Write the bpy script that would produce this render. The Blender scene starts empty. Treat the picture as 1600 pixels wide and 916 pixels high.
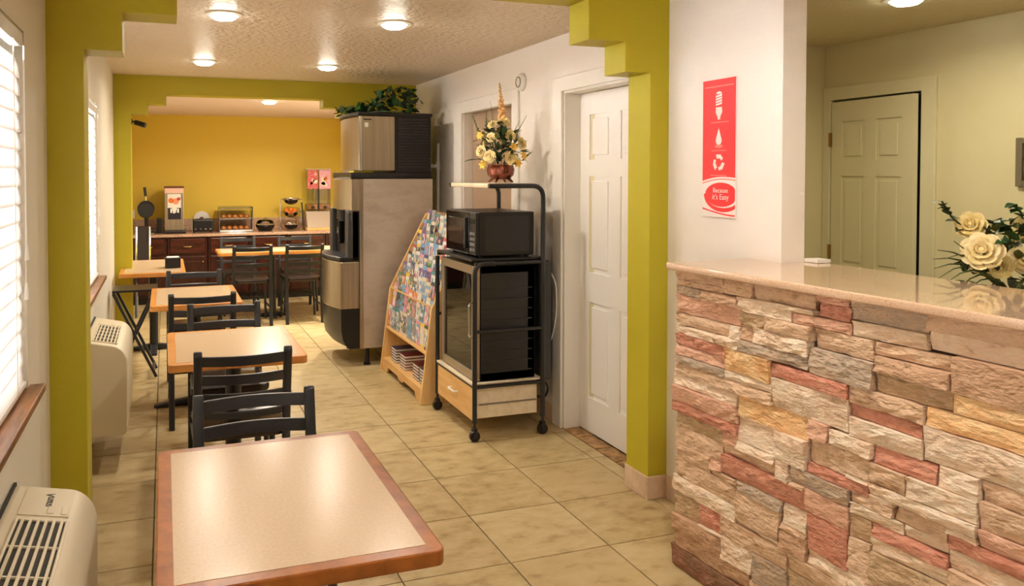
import bpy, bmesh, math, random
from mathutils import Vector, Matrix
random.seed(7)
PI = math.pi
scn = bpy.context.scene
COL = scn.collection

# ------------------------------------------------------------------ camera, world, lights, exposure
cam_data = bpy.data.cameras.new('camera')
cam = bpy.data.objects.new('camera', cam_data); COL.objects.link(cam)
cam.location = (0, 0, 1.5798)
cam.rotation_euler = (PI / 2 - 0.02329, 0, -0.33223)
cam_data.sensor_width = 36; cam_data.lens = 27.443
cam_data.shift_x = 0.0765; cam_data.shift_y = -0.0995
cam_data.clip_start = 0.02
scn.camera = cam
scn.view_settings.view_transform = 'Standard'
scn.view_settings.look = 'None'
scn.view_settings.exposure = 0.55
scn.view_settings.gamma = 1.0
scn.view_settings.use_curve_mapping = False
SKY = 135.0          # overcast daylight
LAMP = 7.0        # watts of one recessed ceiling lamp
LOBBY, NOOK = 8.0, 30.0
w = bpy.data.worlds.new('overcast_sky'); scn.world = w; w.use_nodes = True
bg = w.node_tree.nodes['Background']
bg.inputs[0].default_value = (1.0, 0.985, 0.965, 1); bg.inputs[1].default_value = SKY
scn.cycles.max_bounces = 9
scn.cycles.diffuse_bounces = 5
scn.cycles.transparent_max_bounces = 16
scn.cycles.sample_clamp_indirect = 8
scn.cycles.caustics_reflective = False
scn.cycles.caustics_refractive = False

# ------------------------------------------------------------------ materials
MATS = {}
def srgb(r, g, b):
    f = lambda c: (c / 255 / 12.92) if c <= 10 else (((c / 255 + .055) / 1.055) ** 2.4)
    return (f(r), f(g), f(b), 1)
def mat(name, col, rough=.5, metal=0, var=None, vscale=8, vstretch=(1, 1, 1), bump=0, bscale=60, bdetail=3, spec=.5, coat=0, trans=0, detail=4, contrast=(.35, .65), rand=False, bdist=.01):
    m = bpy.data.materials.new(name); m.use_nodes = True; MATS[name] = m
    nt = m.node_tree; b = nt.nodes['Principled BSDF']
    b.inputs['Base Color'].default_value = col
    b.inputs['Roughness'].default_value = rough; b.inputs['Metallic'].default_value = metal
    b.inputs['Specular IOR Level'].default_value = spec
    b.inputs['Coat Weight'].default_value = coat
    b.inputs['Transmission Weight'].default_value = trans
    tc = nt.nodes.new('ShaderNodeTexCoord'); mp = nt.nodes.new('ShaderNodeMapping')
    mp.inputs['Scale'].default_value = vstretch
    nt.links.new(tc.outputs['Object'], mp.inputs[0])
    if rand:
        oi = nt.nodes.new('ShaderNodeObjectInfo'); mu = nt.nodes.new('ShaderNodeMath'); mu.operation = 'MULTIPLY'; mu.inputs[1].default_value = 40
        nt.links.new(oi.outputs['Random'], mu.inputs[0]); nt.links.new(mu.outputs[0], mp.inputs['Location'])
    if var:
        n = nt.nodes.new('ShaderNodeTexNoise'); n.inputs['Scale'].default_value = vscale; n.inputs['Detail'].default_value = detail
        n.inputs['Roughness'].default_value = .62
        nt.links.new(mp.outputs[0], n.inputs['Vector'])
        r = nt.nodes.new('ShaderNodeValToRGB')
        cols = [col] + (var if isinstance(var, list) else [var])
        r.color_ramp.elements[0].position = contrast[0]; r.color_ramp.elements[0].color = cols[0]
        r.color_ramp.elements[1].position = contrast[1]; r.color_ramp.elements[1].color = cols[-1]
        for i, c in enumerate(cols[1:-1]):
            e = r.color_ramp.elements.new(contrast[0] + (contrast[1] - contrast[0]) * (i + 1) / (len(cols) - 1)); e.color = c
        nt.links.new(n.outputs['Fac'], r.inputs[0]); nt.links.new(r.outputs[0], b.inputs['Base Color'])
    if bump:
        n2 = nt.nodes.new('ShaderNodeTexNoise'); n2.inputs['Scale'].default_value = bscale; n2.inputs['Detail'].default_value = bdetail
        nt.links.new(mp.outputs[0], n2.inputs['Vector'])
        bp = nt.nodes.new('ShaderNodeBump'); bp.inputs['Strength'].default_value = min(1, bump); bp.inputs['Distance'].default_value = bdist
        nt.links.new(n2.outputs['Fac'], bp.inputs['Height']); nt.links.new(bp.outputs[0], b.inputs['Normal'])
    return m
def emit(name, col, s):
    m = bpy.data.materials.new(name); m.use_nodes = True; MATS[name] = m
    b = m.node_tree.nodes['Principled BSDF']; b.inputs['Base Color'].default_value = col
    b.inputs['Emission Color'].default_value = col; b.inputs['Emission Strength'].default_value = s
    return m
def glass(name, tint=(1, 1, 1, 1), fac=.9, rough=.02):
    m = bpy.data.materials.new(name); m.use_nodes = True; MATS[name] = m
    nt = m.node_tree; nt.nodes.clear()
    o = nt.nodes.new('ShaderNodeOutputMaterial'); t = nt.nodes.new('ShaderNodeBsdfTransparent'); g = nt.nodes.new('ShaderNodeBsdfGlossy')
    mx = nt.nodes.new('ShaderNodeMixShader'); fr = nt.nodes.new('ShaderNodeFresnel'); fr.inputs[0].default_value = 1.5
    t.inputs[0].default_value = tint; g.inputs['Roughness'].default_value = rough
    nt.links.new(fr.outputs[0], mx.inputs[0]); nt.links.new(t.outputs[0], mx.inputs[1]); nt.links.new(g.outputs[0], mx.inputs[2])
    nt.links.new(mx.outputs[0], o.inputs[0])
    return m

WHITE_W = mat('white_wall_paint', srgb(242, 236, 229), .5, bump=.12, bscale=90)
LEFT_W = mat('cream_wall_paint', srgb(226, 220, 204), .55, bump=.12, bscale=90)
OLIVE = mat('olive_paint', srgb(186, 174, 34), .5, bump=.12, bscale=90)
MUSTARD = mat('mustard_paint', srgb(226, 194, 66), .5, bump=.12, bscale=90)
OFFICE_W = mat('office_wall_lamp_tint', srgb(226, 216, 176), .55, bump=.1, bscale=80)  # cream with the yellowish cast of the office light mixed in
CEIL = mat('ceiling_texture_paint', srgb(238, 222, 204), .36, bump=1, bscale=26, bdetail=6, spec=.55, bdist=.035)
SOFFIT = mat('soffit_paint', srgb(236, 216, 208), .5)
OFFICE_C = mat('office_ceiling_lamp_tint', srgb(226, 212, 172), .4, bump=1, bscale=26, bdetail=6, bdist=.02)  # greenish cast of the office light is part of this colour
TRIM = mat('white_trim_gloss', srgb(242, 238, 232), .35)
OFFTRIM = mat('office_trim_gloss', srgb(226, 218, 184), .4)
DOORP = mat('door_paint', srgb(250, 247, 243), .4)
GROUT = mat('floor_grout', srgb(92, 74, 48), .85)
TILES = [mat('floor_tile_%d' % i, srgb(*c), .42, var=[srgb(*d), srgb(*e)], vscale=8, bump=.12, bscale=25, spec=.4, detail=9, contrast=(.28, .62), vstretch=(1, 1.7, 1), rand=True) for i, (c, d, e) in enumerate([
    ((149, 125, 84), (181, 159, 113), (194, 175, 130)), ((154, 130, 87), (185, 162, 116), (192, 171, 127)),
    ((145, 122, 80), (178, 155, 110), (192, 171, 129)), ((158, 134, 92), (188, 166, 122), (197, 178, 135))])]
BASET = mat('base_tile', srgb(196, 168, 140), .45, var=[srgb(222, 196, 168)], vscale=9)
THRESH = mat('threshold_tile', srgb(120, 84, 48), .5, var=[srgb(190, 150, 96)], vscale=16)
SILLW = mat('sill_wood', srgb(96, 58, 28), .35, var=[srgb(150, 100, 56)], vscale=6, vstretch=(8, 1, 8))
BLIND = None
STONE = {k: mat('stone_' + n, srgb(*a), .88, var=[srgb(*b), srgb(*c), srgb(*d)], vscale=13, bump=1, bscale=48, bdetail=10, detail=10, spec=.2, contrast=(.3, .72), vstretch=(1, .75, 1.6), rand=True, bdist=.02) for k, n, a, b, c, d in [
    ('t', 'tan', (176, 140, 111), (224, 190, 157), (232, 199, 167), (211, 182, 146)), ('c', 'cream', (201, 167, 136), (250, 222, 193), (250, 232, 207), (232, 197, 165)),
    ('p', 'rose', (188, 140, 115), (235, 190, 161), (228, 178, 153), (241, 207, 178)), ('r', 'red', (174, 121, 98), (214, 155, 130), (203, 136, 113), (232, 188, 161)),
    ('y', 'ochre', (220, 163, 109), (247, 199, 144), (250, 214, 163), (232, 186, 138)), ('g', 'grey', (151, 134, 117), (195, 176, 155), (205, 180, 155), (222, 188, 157)),
    ('b', 'brown', (163, 127, 100), (214, 176, 144), (201, 163, 132), (226, 193, 159)), ('o', 'olive', (165, 140, 106), (211, 182, 146), (197, 167, 132), (224, 193, 155)),
    ('d', 'umber', (102, 75, 60), (165, 119, 96), (144, 109, 81), (119, 94, 75))]}
MORTAR = mat('stone_backing', srgb(70, 50, 36), .95)
GRANITE = mat('polished_granite', srgb(196, 160, 132), .07, var=[srgb(226, 194, 164), srgb(204, 168, 138)], vscale=160, detail=3, spec=.7, coat=.5)
GRANITE2 = mat('speckled_granite', srgb(120, 92, 74), .15, var=[srgb(216, 178, 150), srgb(176, 136, 112)], vscale=70)
LAMIN = mat('beige_laminate', srgb(198, 173, 142), .24, var=[srgb(206, 181, 150)], vscale=120, bump=.03, bscale=40, spec=.35)
TWOOD = mat('table_edge_wood', srgb(118, 62, 20), .3, var=[srgb(152, 88, 32)], vscale=5, vstretch=(3, 3, 3))
TWOOD2 = mat('table_edge_oak', srgb(190, 120, 52), .3, var=[srgb(212, 146, 74)], vscale=5)
BLACKM = mat('black_powder_coat', srgb(40, 40, 43), .32, spec=.5)
BLACKP = mat('black_plastic', srgb(20, 20, 22), .35)
BLACKG = mat('black_gloss', srgb(10, 10, 12), .08)
VINYL = mat('black_vinyl', srgb(40, 29, 24), .25)
STEEL = mat('stainless_steel', srgb(196, 184, 162), .3, 1, var=[srgb(176, 164, 144)], vscale=3, vstretch=(30, 30, .6))
STEELW = mat('scuffed_steel_side', srgb(184, 170, 156), .42, .5, var=[srgb(206, 194, 180), srgb(176, 160, 144)], vscale=2.4, detail=9, vstretch=(1, 1, 2.2), contrast=(.3, .75))
CHROME = mat('chrome', srgb(215, 215, 215), .1, 1)
OAK = mat('light_oak', srgb(216, 168, 104), .4, var=[srgb(234, 194, 130)], vscale=4, vstretch=(6, 6, .8))
OAK2 = mat('light_oak_flat', srgb(216, 168, 102), .4, var=[srgb(236, 192, 128)], vscale=4, vstretch=(6, .8, 6))
CHERRY = mat('dark_cherry', srgb(48, 18, 9), .28, var=[srgb(84, 36, 18)], vscale=4, vstretch=(.8, 6, 6))
CHERRYV = mat('dark_cherry_upright', srgb(42, 15, 8), .28, var=[srgb(70, 28, 14)], vscale=4, vstretch=(6, 6, .8))
BRASS = mat('aged_brass', srgb(176, 140, 80), .3, 1)
COPPER = mat('copper', srgb(150, 92, 74), .25, 1, var=[srgb(110, 62, 50)], vscale=6)
PTACM = mat('cream_plastic', srgb(224, 212, 184), .4)
PTACD = mat('hollow_shade', srgb(44, 38, 30), .7)  # shade of hollows and gaps put into the colour
SHELFW = mat('pale_board', srgb(238, 224, 198), .45, var=[srgb(224, 206, 176)], vscale=4, vstretch=(6, 1, 6))
WPLAST = mat('white_plastic', srgb(238, 236, 230), .4)
GLASS = glass('window_glass')
TGLASS = glass('tinted_door_glass', (.22, .19, .15, 1))
CGLASS = glass('clear_acrylic', (.93, .94, .93, 1))
LEAF = mat('deep_green_leaf', srgb(24, 62, 26), .45, var=[srgb(48, 92, 40)], vscale=12)
LEAF2 = mat('olive_leaf', srgb(70, 84, 36), .5, var=[srgb(112, 118, 58)], vscale=12)
LEAF3 = mat('dark_leaf', srgb(38, 54, 28), .5, var=[srgb(64, 80, 40)], vscale=12)
ROSE = mat('cream_petal', srgb(232, 208, 140), .55, var=[srgb(246, 230, 180)], vscale=20)
ROSEY = mat('yellow_petal', srgb(226, 172, 56), .55, var=[srgb(240, 200, 90)], vscale=20)
PEACH = mat('peach_blossom', srgb(206, 148, 84), .6, var=[srgb(232, 190, 130)], vscale=40)
RED = mat('sign_red', srgb(226, 34, 40), .4)
SIGNW = mat('sign_white', srgb(244, 238, 234), .4)
SIGNP = mat('sign_pale_red', srgb(240, 130, 120), .4)
DARK = mat('shade_black', srgb(12, 10, 8), .9)  # near-black colour for the shade inside gaps and slots
TANROOM = mat('dim_room_shade', srgb(176, 150, 124), .6)  # tan with the dimness of the room beyond put into it
FRAMEM = mat('grey_picture_frame', srgb(120, 110, 88), .4)
GROUND = mat('pavement', srgb(170, 168, 160), .9)
PAPER = mat('white_paper', srgb(236, 232, 224), .6)
MAROON = mat('maroon_cover', srgb(96, 28, 36), .5)
NAVY = mat('navy_cover', srgb(52, 48, 78), .5)
ORANGE = mat('orange_fruit', srgb(236, 120, 24), .45)
PASTRY = mat('golden_pastry', srgb(196, 128, 60), .6, var=[srgb(150, 80, 34)], vscale=30)
BULB = emit('lamp_glow', (1, .93, .78, 1), 25)
def blind_mat():
    m = bpy.data.materials.new('white_blind_slat'); m.use_nodes = True
    nt = m.node_tree; b = nt.nodes['Principled BSDF']; o = nt.nodes['Material Output']
    b.inputs['Base Color'].default_value = srgb(244, 240, 238); b.inputs['Roughness'].default_value = .45
    t = nt.nodes.new('ShaderNodeBsdfTranslucent'); t.inputs[0].default_value = (.95, .92, .9, 1)
    mx = nt.nodes.new('ShaderNodeMixShader'); mx.inputs[0].default_value = .45
    nt.links.new(b.outputs[0], mx.inputs[1]); nt.links.new(t.outputs[0], mx.inputs[2]); nt.links.new(mx.outputs[0], o.inputs[0])
    return m
BLIND = blind_mat()

# ------------------------------------------------------------------ mesh helpers
class MB:
    def __init__(s): s.v = []; s.f = []; s.m = []; s.mi = 0
    def face(s, idx): s.f.append(idx); s.m.append(s.mi)
    def add(s, vs, fs):
        o = len(s.v); s.v += [tuple(p) for p in vs]
        for f in fs: s.face([i + o for i in f])
        return s
    def box(s, x0, x1, y0, y1, z0, z1, M=None):
        vs = [Vector(p) for p in ((x0, y0, z0), (x1, y0, z0), (x1, y1, z0), (x0, y1, z0), (x0, y0, z1), (x1, y0, z1), (x1, y1, z1), (x0, y1, z1))]
        if M is not None: vs = [M @ p for p in vs]
        return s.add(vs, [(0, 3, 2, 1), (4, 5, 6, 7), (0, 1, 5, 4), (1, 2, 6, 5), (2, 3, 7, 6), (3, 0, 4, 7)])
    def prism(s, poly, axis, a, b):
        # poly: 2D points in the plane normal to axis: x -> (y,z), y -> (x,z), z -> (x,y)
        def P(p, t): return {'x': (t, p[0], p[1]), 'y': (p[0], t, p[1]), 'z': (p[0], p[1], t)}[axis]
        n = len(poly)
        vs = [P(p, a) for p in poly] + [P(p, b) for p in poly]
        fs = [list(range(n))[::-1], list(range(n, 2 * n))] + [[i, (i + 1) % n, n + (i + 1) % n, n + i] for i in range(n)]
        return s.add(vs, fs)
    def tube(s, pts, r, n=8, cap=True):
        pts = [Vector(p) for p in pts]; k = len(pts)
        rs = r if isinstance(r, (list, tuple)) else [r] * k
        rings = []; up = None
        for i, p in enumerate(pts):
            d = (pts[min(i + 1, k - 1)] - pts[max(i - 1, 0)]).normalized()
            if up is None: up = Vector((0, 0, 1)) if abs(d.z) < .9 else Vector((1, 0, 0))
            a = d.cross(up).normalized(); b = a.cross(d).normalized(); up = b
            rings.append([p + (a * math.cos(2 * PI * j / n) + b * math.sin(2 * PI * j / n)) * rs[i] for j in range(n)])
        o = len(s.v)
        for rg in rings: s.v += [tuple(q) for q in rg]
        for i in range(k - 1):
            for j in range(n): s.face([o + i * n + j, o + i * n + (j + 1) % n, o + (i + 1) * n + (j + 1) % n, o + (i + 1) * n + j])
        if cap: s.face([o + j for j in range(n)][::-1]); s.face([o + (k - 1) * n + j for j in range(n)])
        return s
    def lathe(s, prof, c=(0, 0, 0), n=20, sy=1):
        o = len(s.v)
        for r, z in prof:
            for j in range(n): s.v.append((c[0] + r * math.cos(2 * PI * j / n), c[1] + sy * r * math.sin(2 * PI * j / n), c[2] + z))
        for i in range(len(prof) - 1):
            for j in range(n): s.face([o + i * n + j, o + i * n + (j + 1) % n, o + (i + 1) * n + (j + 1) % n, o + (i + 1) * n + j])
        if prof[0][0] > 1e-5: s.face([o + j for j in range(n)][::-1])
        if prof[-1][0] > 1e-5: s.face([o + (len(prof) - 1) * n + j for j in range(n)])
        return s
    def ball(s, c, r, n=10, k=6, sc=(1, 1, 1)):
        o = len(s.v)
        for i in range(1, k):
            t = PI * i / k
            for j in range(n): s.v.append((c[0] + r * sc[0] * math.sin(t) * math.cos(2 * PI * j / n), c[1] + r * sc[1] * math.sin(t) * math.sin(2 * PI * j / n), c[2] + r * sc[2] * math.cos(t)))
        s.v += [(c[0], c[1], c[2] + r * sc[2]), (c[0], c[1], c[2] - r * sc[2])]
        T, B = len(s.v) - 2, len(s.v) - 1
        for i in range(k - 2):
            for j in range(n): s.face([o + i * n + j, o + (i + 1) * n + j, o + (i + 1) * n + (j + 1) % n, o + i * n + (j + 1) % n])
        for j in range(n):
            s.face([T, o + j, o + (j + 1) % n]); s.face([B, o + (k - 2) * n + (j + 1) % n, o + (k - 2) * n + j])
        return s
    def M(s, i): s.mi = i; return s

def wl(o):
    p = Vector((0, 0, 0))
    while o is not None: p = p + o.location; o = o.parent
    return p
def smooth_by_angle(me, ang=.6):
    bm = bmesh.new(); bm.from_mesh(me)
    for f in bm.faces: f.smooth = True
    for e in bm.edges:
        if len(e.link_faces) == 2:
            g = e.calc_face_angle(0); a, b = (f.calc_area() for f in e.link_faces)
            e.smooth = g < ang and (g < .01 or max(a, b) < 7 * min(a, b))   # broad flat faces keep their true normals
        else: e.smooth = False
    bm.to_mesh(me); bm.free()
def build(name, mb, mats, parent=None, bev=0, seg=2, smooth=True, loc=None):
    """one mesh object; coordinates are those of the room (made local to the parent's place)"""
    me = bpy.data.meshes.new(name)
    base = wl(parent) if parent is not None else Vector((0, 0, 0))
    org = Vector(loc) if loc is not None else Vector((0, 0, 0))
    off = base + (org if parent is None else org * 0)
    if parent is None: off = org
    me.from_pydata([tuple(Vector(p) - off) for p in mb.v], [], mb.f)
    mats = mats if isinstance(mats, (list, tuple)) else [mats]
    for m in mats: me.materials.append(m)
    for p, i in zip(me.polygons, mb.m): p.material_index = i
    bm = bmesh.new(); bm.from_mesh(me)
    bmesh.ops.recalc_face_normals(bm, faces=bm.faces)
    if bev:
        es = [e for e in bm.edges if len(e.link_faces) == 2 and e.calc_face_angle(0) > .5]
        if es: bmesh.ops.bevel(bm, geom=es, offset=bev, segments=seg, affect='EDGES', profile=.5, clamp_overlap=True)
    bm.to_mesh(me); bm.free()
    if smooth: smooth_by_angle(me)
    o = bpy.data.objects.new(name, me); COL.objects.link(o)
    if parent is not None: o.parent = parent
    else: o.location = org
    return o
def tag(o, label, cat, group=None):
    o['label'] = label; o['category'] = cat
    if group: o['group'] = group
    return o
def thing(name, label, cat, loc=(0, 0, 0), group=None):
    o = bpy.data.objects.new(name, None); o.empty_display_size = .1; COL.objects.link(o); o.location = loc
    return tag(o, label, cat, group)
def struct(name, mb=None, m=None, loc=None, bev=0):
    if mb is None:
        o = bpy.data.objects.new(name, None); COL.objects.link(o); o.location = loc or (0, 0, 0)
    else: o = build(name, mb, m, None, bev, loc=loc)
    o['kind'] = 'structure'; return o
def dup(o, parent=None):
    c = o.copy(); COL.objects.link(c)
    c.parent = parent
    for ch in o.children: dup(ch, c)
    return c
def share(name, o, parent, loc, rot=(0, 0, 0), sc=(1, 1, 1)):
    """another piece with the mesh of o"""
    c = bpy.data.objects.new(name, o.data if hasattr(o, 'data') else o); COL.objects.link(c); c.parent = parent
    c.location = Vector(loc); c.rotation_euler = rot; c.scale = sc
    return c
def mesh_only(name, mb, mats, bev=0, smooth=True):
    o = build(name, mb, mats, None, bev, smooth=smooth); me = o.data; bpy.data.objects.remove(o); return me
def bend(pts, r, n=5):
    """polyline with rounded corners"""
    P = [Vector(p) for p in pts]; out = [P[0]]
    for a, b, c in zip(P, P[1:], P[2:]):
        d1 = (a - b); d2 = (c - b); rr = min(r, d1.length * .5, d2.length * .5)
        p, q = b + d1.normalized() * rr, b + d2.normalized() * rr
        for i in range(n + 1):
            t = i / n; out.append(p * (1 - t) ** 2 + b * 2 * t * (1 - t) + q * t * t)
    out.append(P[-1]); return out
def text(name, s, size, mtx, m, parent, extrude=.0006):
    cu = bpy.data.curves.new(name, 'FONT'); cu.body = s; cu.size = size; cu.align_x = 'CENTER'; cu.align_y = 'CENTER'; cu.extrude = extrude; cu.resolution_u = 3
    t = bpy.data.objects.new(name, cu); COL.objects.link(t)
    me = bpy.data.meshes.new_from_object(t.evaluated_get(bpy.context.evaluated_depsgraph_get()))
    bpy.data.objects.remove(t)
    me.transform(mtx); off = wl(parent); me.transform(Matrix.Translation(-off))
    me.materials.clear(); me.materials.append(m)
    o = bpy.data.objects.new(name, me); COL.objects.link(o); o.parent = parent; return o

# ------------------------------------------------------------------ the setting
XL, XR, ZC = -.41, 2.32, 2.43
T = .4572; GX, GY = 1.3156, 2.856
flo = struct('floor', MB().box(-.56, 2.44, -2.15, 10.7, -.15, -.004), GROUT)
tile_me = [mesh_only('tile', MB().box(-T / 2 + .0028, T / 2 - .0028, -T / 2 + .0028, T / 2 - .0028, -.012, 0), TILES[i], .0015) for i in range(4)]
rt = random.Random(3)
for i in range(-4, 3):
    for k in range(-7, 17):
        x0, x1, y0, y1 = GX + i * T, GX + (i + 1) * T, GY + k * T, GY + (k + 1) * T
        m = rt.randrange(4)
        if x0 < XL or x1 > 2.305:
            x0, x1 = max(x0, XL), min(x1, 2.305 if y0 < 3.3 else 2.318)
            cx, cy = (x0 + x1) / 2, (y0 + y1) / 2
            t = build('tile', MB().box(x0 + .0028, x1 - .0028, y0 + .0028, y1 - .0028, -.012, 0), TILES[m], flo, .0015)
        else:
            share('tile', tile_me[m], flo, ((x0 + x1) / 2, (y0 + y1) / 2, 0), (0, 0, PI * rt.randrange(2)))
for y in (3.47, 3.68, 3.89, 4.10):
    build('tile', MB().box(2.323, 2.43, y, y + .2, -.012, .001), THRESH, flo, .0015)
struct('floor_office', MB().box(2.44, 4.35, -2.15, 4.25, -.15, 0), mat('office_carpet', srgb(96, 84, 66), .95))
struct('ground', MB().box(-9, 12, -12, 16, -.4, -.16), GROUND)

struct('ceiling', MB().box(-.56, 2.435, -2.15, 10.7, ZC, 2.6), CEIL)
struct('ceiling_office', MB().box(2.435, 4.35, -2.15, 4.25, 2.42, 2.6), OFFICE_C)
struct('ceiling_nook', MB().box(XL, XR, 7.44, 10.5, 2.32, ZC), SOFFIT)

W1 = (.45, 2.72, .90, 2.02); W3 = (-1.85, .15, .90, 2.02); W2 = (4.15, 5.53, .90, 2.01)
mb = MB().box(-.56, XL, -2.15, 10.7, -.15, .90).box(-.56, XL, -2.15, 10.7, 2.02, 2.6)
for a, b in ((-2.15, W3[0]), (W3[1], W1[0]), (W1[1], W2[0]), (W2[1], 10.7)): mb.box(-.56, XL, a, b, .9, 2.02)
struct('wall_left', mb, LEFT_W)
mb = MB().box(XR, 2.435, 3.385, 3.45, 0, ZC).box(XR, 2.435, 3.45, 4.285, 2.09, ZC).box(XR, 2.435, 4.285, 5.0, 0, ZC).box(XR, 2.435, 5.0, 5.99, 2.07, ZC).box(XR, 2.435, 5.99, 10.7, 0, ZC)
struct('wall_right', mb, WHITE_W)
struct('wall_entry', MB().box(2.305, 2.42, 2.465, 3.2, 0, ZC).box(2.3201, 2.435, 3.2, 3.385, 0, ZC), WHITE_W)
struct('wall_far', MB().box(XL, XR, 10.5, 10.7, 0, ZC), MUSTARD)
def arch(name, y0, y1, L, S, R, xr):
    (a, b, c), (z1, z2, z3) = L, S
    d, e, f = R
    poly = [(XL, 0), (a, 0), (a, z1), (b, z1), (b, z2), (c, z2), (c, z3), (f, z3), (f, z2 + .01), (e, z2 + .01), (e, z1 + .015), (d, z1 + .015), (d, 0), (xr, 0), (xr, ZC), (XL, ZC)]
    return struct(name, MB().prism(poly, 'y', y0, y1), OLIVE)
arch('wall_arch_1', 3.2, 3.385, (-.283, -.147, .052), (2.043, 2.19, 2.388), (2.2, 2.061, 1.865), 2.32)
arch('wall_arch_2', 7.25, 7.44, (-.27, -.131, .022), (2.092, 2.18, 2.268), (1.70, 1.561, 1.41), XR)
# lobby and office shell beyond the counter
struct('wall_back', MB().box(-.56, 4.35, -2.3, -2.15, -.15, 2.6), WHITE_W)
struct('wall_office_far', MB().box(2.435, 4.2, 4.11, 4.25, 0, 2.42), OFFICE_W)
mb = MB().box(4.2, 4.35, -2.15, 3.388, 0, 2.42).box(4.2, 4.35, 4.05, 4.25, 0, 2.42).box(4.2, 4.35, 3.388, 4.05, 2.062, 2.42)
struct('wall_office', mb, OFFICE_W)
struct('wall_gap_shade', MB().box(4.36, 4.42, 3.3, 4.2, 0, 2.42), DARK)  # board behind the ajar office door, the gap's darkness put into its colour
struct('wall_light_block', MB().box(2.45, 2.52, 3.39, 6.3, -.1, ZC), TANROOM)  # unseen board added behind the doors to keep sky light from leaking in

# windows in the left wall
def window(n, W):
    y0, y1, z0, z1 = W
    t = struct('window_%d' % n, loc=(-.48, (y0 + y1) / 2, z0))
    f = MB().box(-.53, -.47, y0, y0 + .05, z0, z1).box(-.53, -.47, y1 - .05, y1, z0, z1).box(-.53, -.47, y0 + .05, y1 - .05, z1 - .05, z1).box(-.53, -.47, y0 + .05, y1 - .05, z0, z0 + .05).box(-.53, -.47, (y0 + y1) / 2 - .025, (y0 + y1) / 2 + .025, z0 + .05, z1 - .05)
    build('window_frame', f, WPLAST, t)
    ym = (y0 + y1) / 2
    for a, b in ((y0 + .05, ym - .025), (ym + .025, y1 - .05)): build('pane', MB().box(-.503, -.497, a, b, z0 + .05, z1 - .05), GLASS, t)
    s = MB().box(-.53, -.365, y0 - .06, y1 + .05, z0 - .02, z0 + .004)
    build('window_sill', s, SILLW, t, .004)
    b = thing('window_blind', ('wide white slatted blind in the window before the first green arch', 'white slatted blind in the window beyond the first green arch', 'white slatted blind in the unseen lobby window added for more daylight')[n - 1], 'blind', (-.4255, ym, z1 - .03), 'window blinds')
    build('head_rail', MB().box(-.445, -.4115, y0 + .006, y1 - .006, z1 - .05, z1 - .005), WPLAST, b, .004)
    build('bottom_rail', MB().box(-.44, -.412, y0 + .006, y1 - .006, z0 + .012, z0 + .03), WPLAST, b, .004)
    a = math.radians(79); hw = .033; dx, dz = math.cos(a) * hw, math.sin(a) * hw
    # a slightly crowned slat
    poly = [(-dx, dz), (0 + .003, 0 + .0015), (dx, -dz), (dx - .002, -dz - .001), (.001, -.0005), (-dx - .002, dz - .001)]
    sl = MB().prism([(p[0], p[1]) for p in poly], 'y', y0 + .006 - ym, y1 - .006 - ym)
    me = mesh_only('slat', sl, BLIND)
    z = z0 + .06
    while z < z1 - .07:
        share('slat', me, b, (0, 0, z - (z1 - .03))); z += .0555
    for y in (y0 + .18, ym, y1 - .18): build('ladder_cord', MB().tube([(-.4095, y, z1 - .05), (-.4095, y, z0 + .02)], .0016, 5), PAPER, b)
    for q, L in ((.03, .66), (.045, .78)):
        c = build('pull_cord', MB().tube([(-.405, y1 - q, z1 - .05), (-.404, y1 - q, z1 - L)], .0012, 5), PAPER, b)
        build('tassel', MB().lathe([(.003, .05), (.006, .03), (.008, 0)], (-.403, y1 - q, z1 - L - .05), 8), WPLAST, c)
window(1, W1); window(2, W2); window(3, W3)  # the third is out of view, added to bring in more daylight

# doors
def casing(ax, x0, x1, ya, yb, yc, yd, zi, zo):
    return MB().prism([(ya, 0), (yb, 0), (yb, zi), (yc, zi), (yc, 0), (yd, 0), (yd, zo), (ya, zo)], ax, x0, x1)
def panel_leaf(name, P0, U, Wd, H, thick, m, parent):
    """six panel leaf: P0 hinge corner on the floor, U unit vector along the width, outward normal N"""
    N = Vector((-1, 0, 0)); U = Vector(U); N = Vector((-abs(U.y), U.x * (1 if U.y > 0 else -1) * 1, 0)).normalized() if abs(U.x) > 1e-6 else N
    def bx(mb, u0, u1, z0, z1, n0, n1):
        vs = [Vector(P0) + U * u + N * n + Vector((0, 0, z)) for z in (z0, z1) for u, n in ((u0, n0), (u1, n0), (u1, n1), (u0, n1))]
        mb.add(vs, [(0, 3, 2, 1), (4, 5, 6, 7), (0, 1, 5, 4), (1, 2, 6, 5), (2, 3, 7, 6), (3, 0, 4, 7)])
    mb = MB(); s = .105 * Wd / .76; mid = Wd / 2
    bx(mb, 0, Wd, .01, H, -thick, -.008)
    zs = [(.01, .22), (.80, .98), (1.56, 1.66), (H - .13, H)]
    for a, b in ((0, s), (Wd - s, Wd)): bx(mb, a, b, .01, H, -.009, 0)
    for a, b in zs: bx(mb, s, Wd - s, a, b, -.009, 0)
    for (a0, a1), (b0, b1) in zip(zs, zs[1:]): bx(mb, mid - s / 2, mid + s / 2, a1, b0, -.009, 0)
    o = build(name, mb, m, parent)
    for za, zb in ((.22, .80), (.98, 1.56), (1.66, H - .13)):
        for ua, ub in ((s, mid - s / 2), (mid + s / 2, Wd - s)):
            pm = MB(); bx(pm, ua + .028, ub - .028, za + .028, zb - .028, -.009, -.001); build('panel', pm, m, o, .006)
    return o
d1 = struct('door_1', loc=(2.43, 3.87, 0))
panel_leaf('door_leaf', (2.428, 4.262, 0), (0, -1, 0), .79, 2.062, .035, DOORP, d1)
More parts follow.
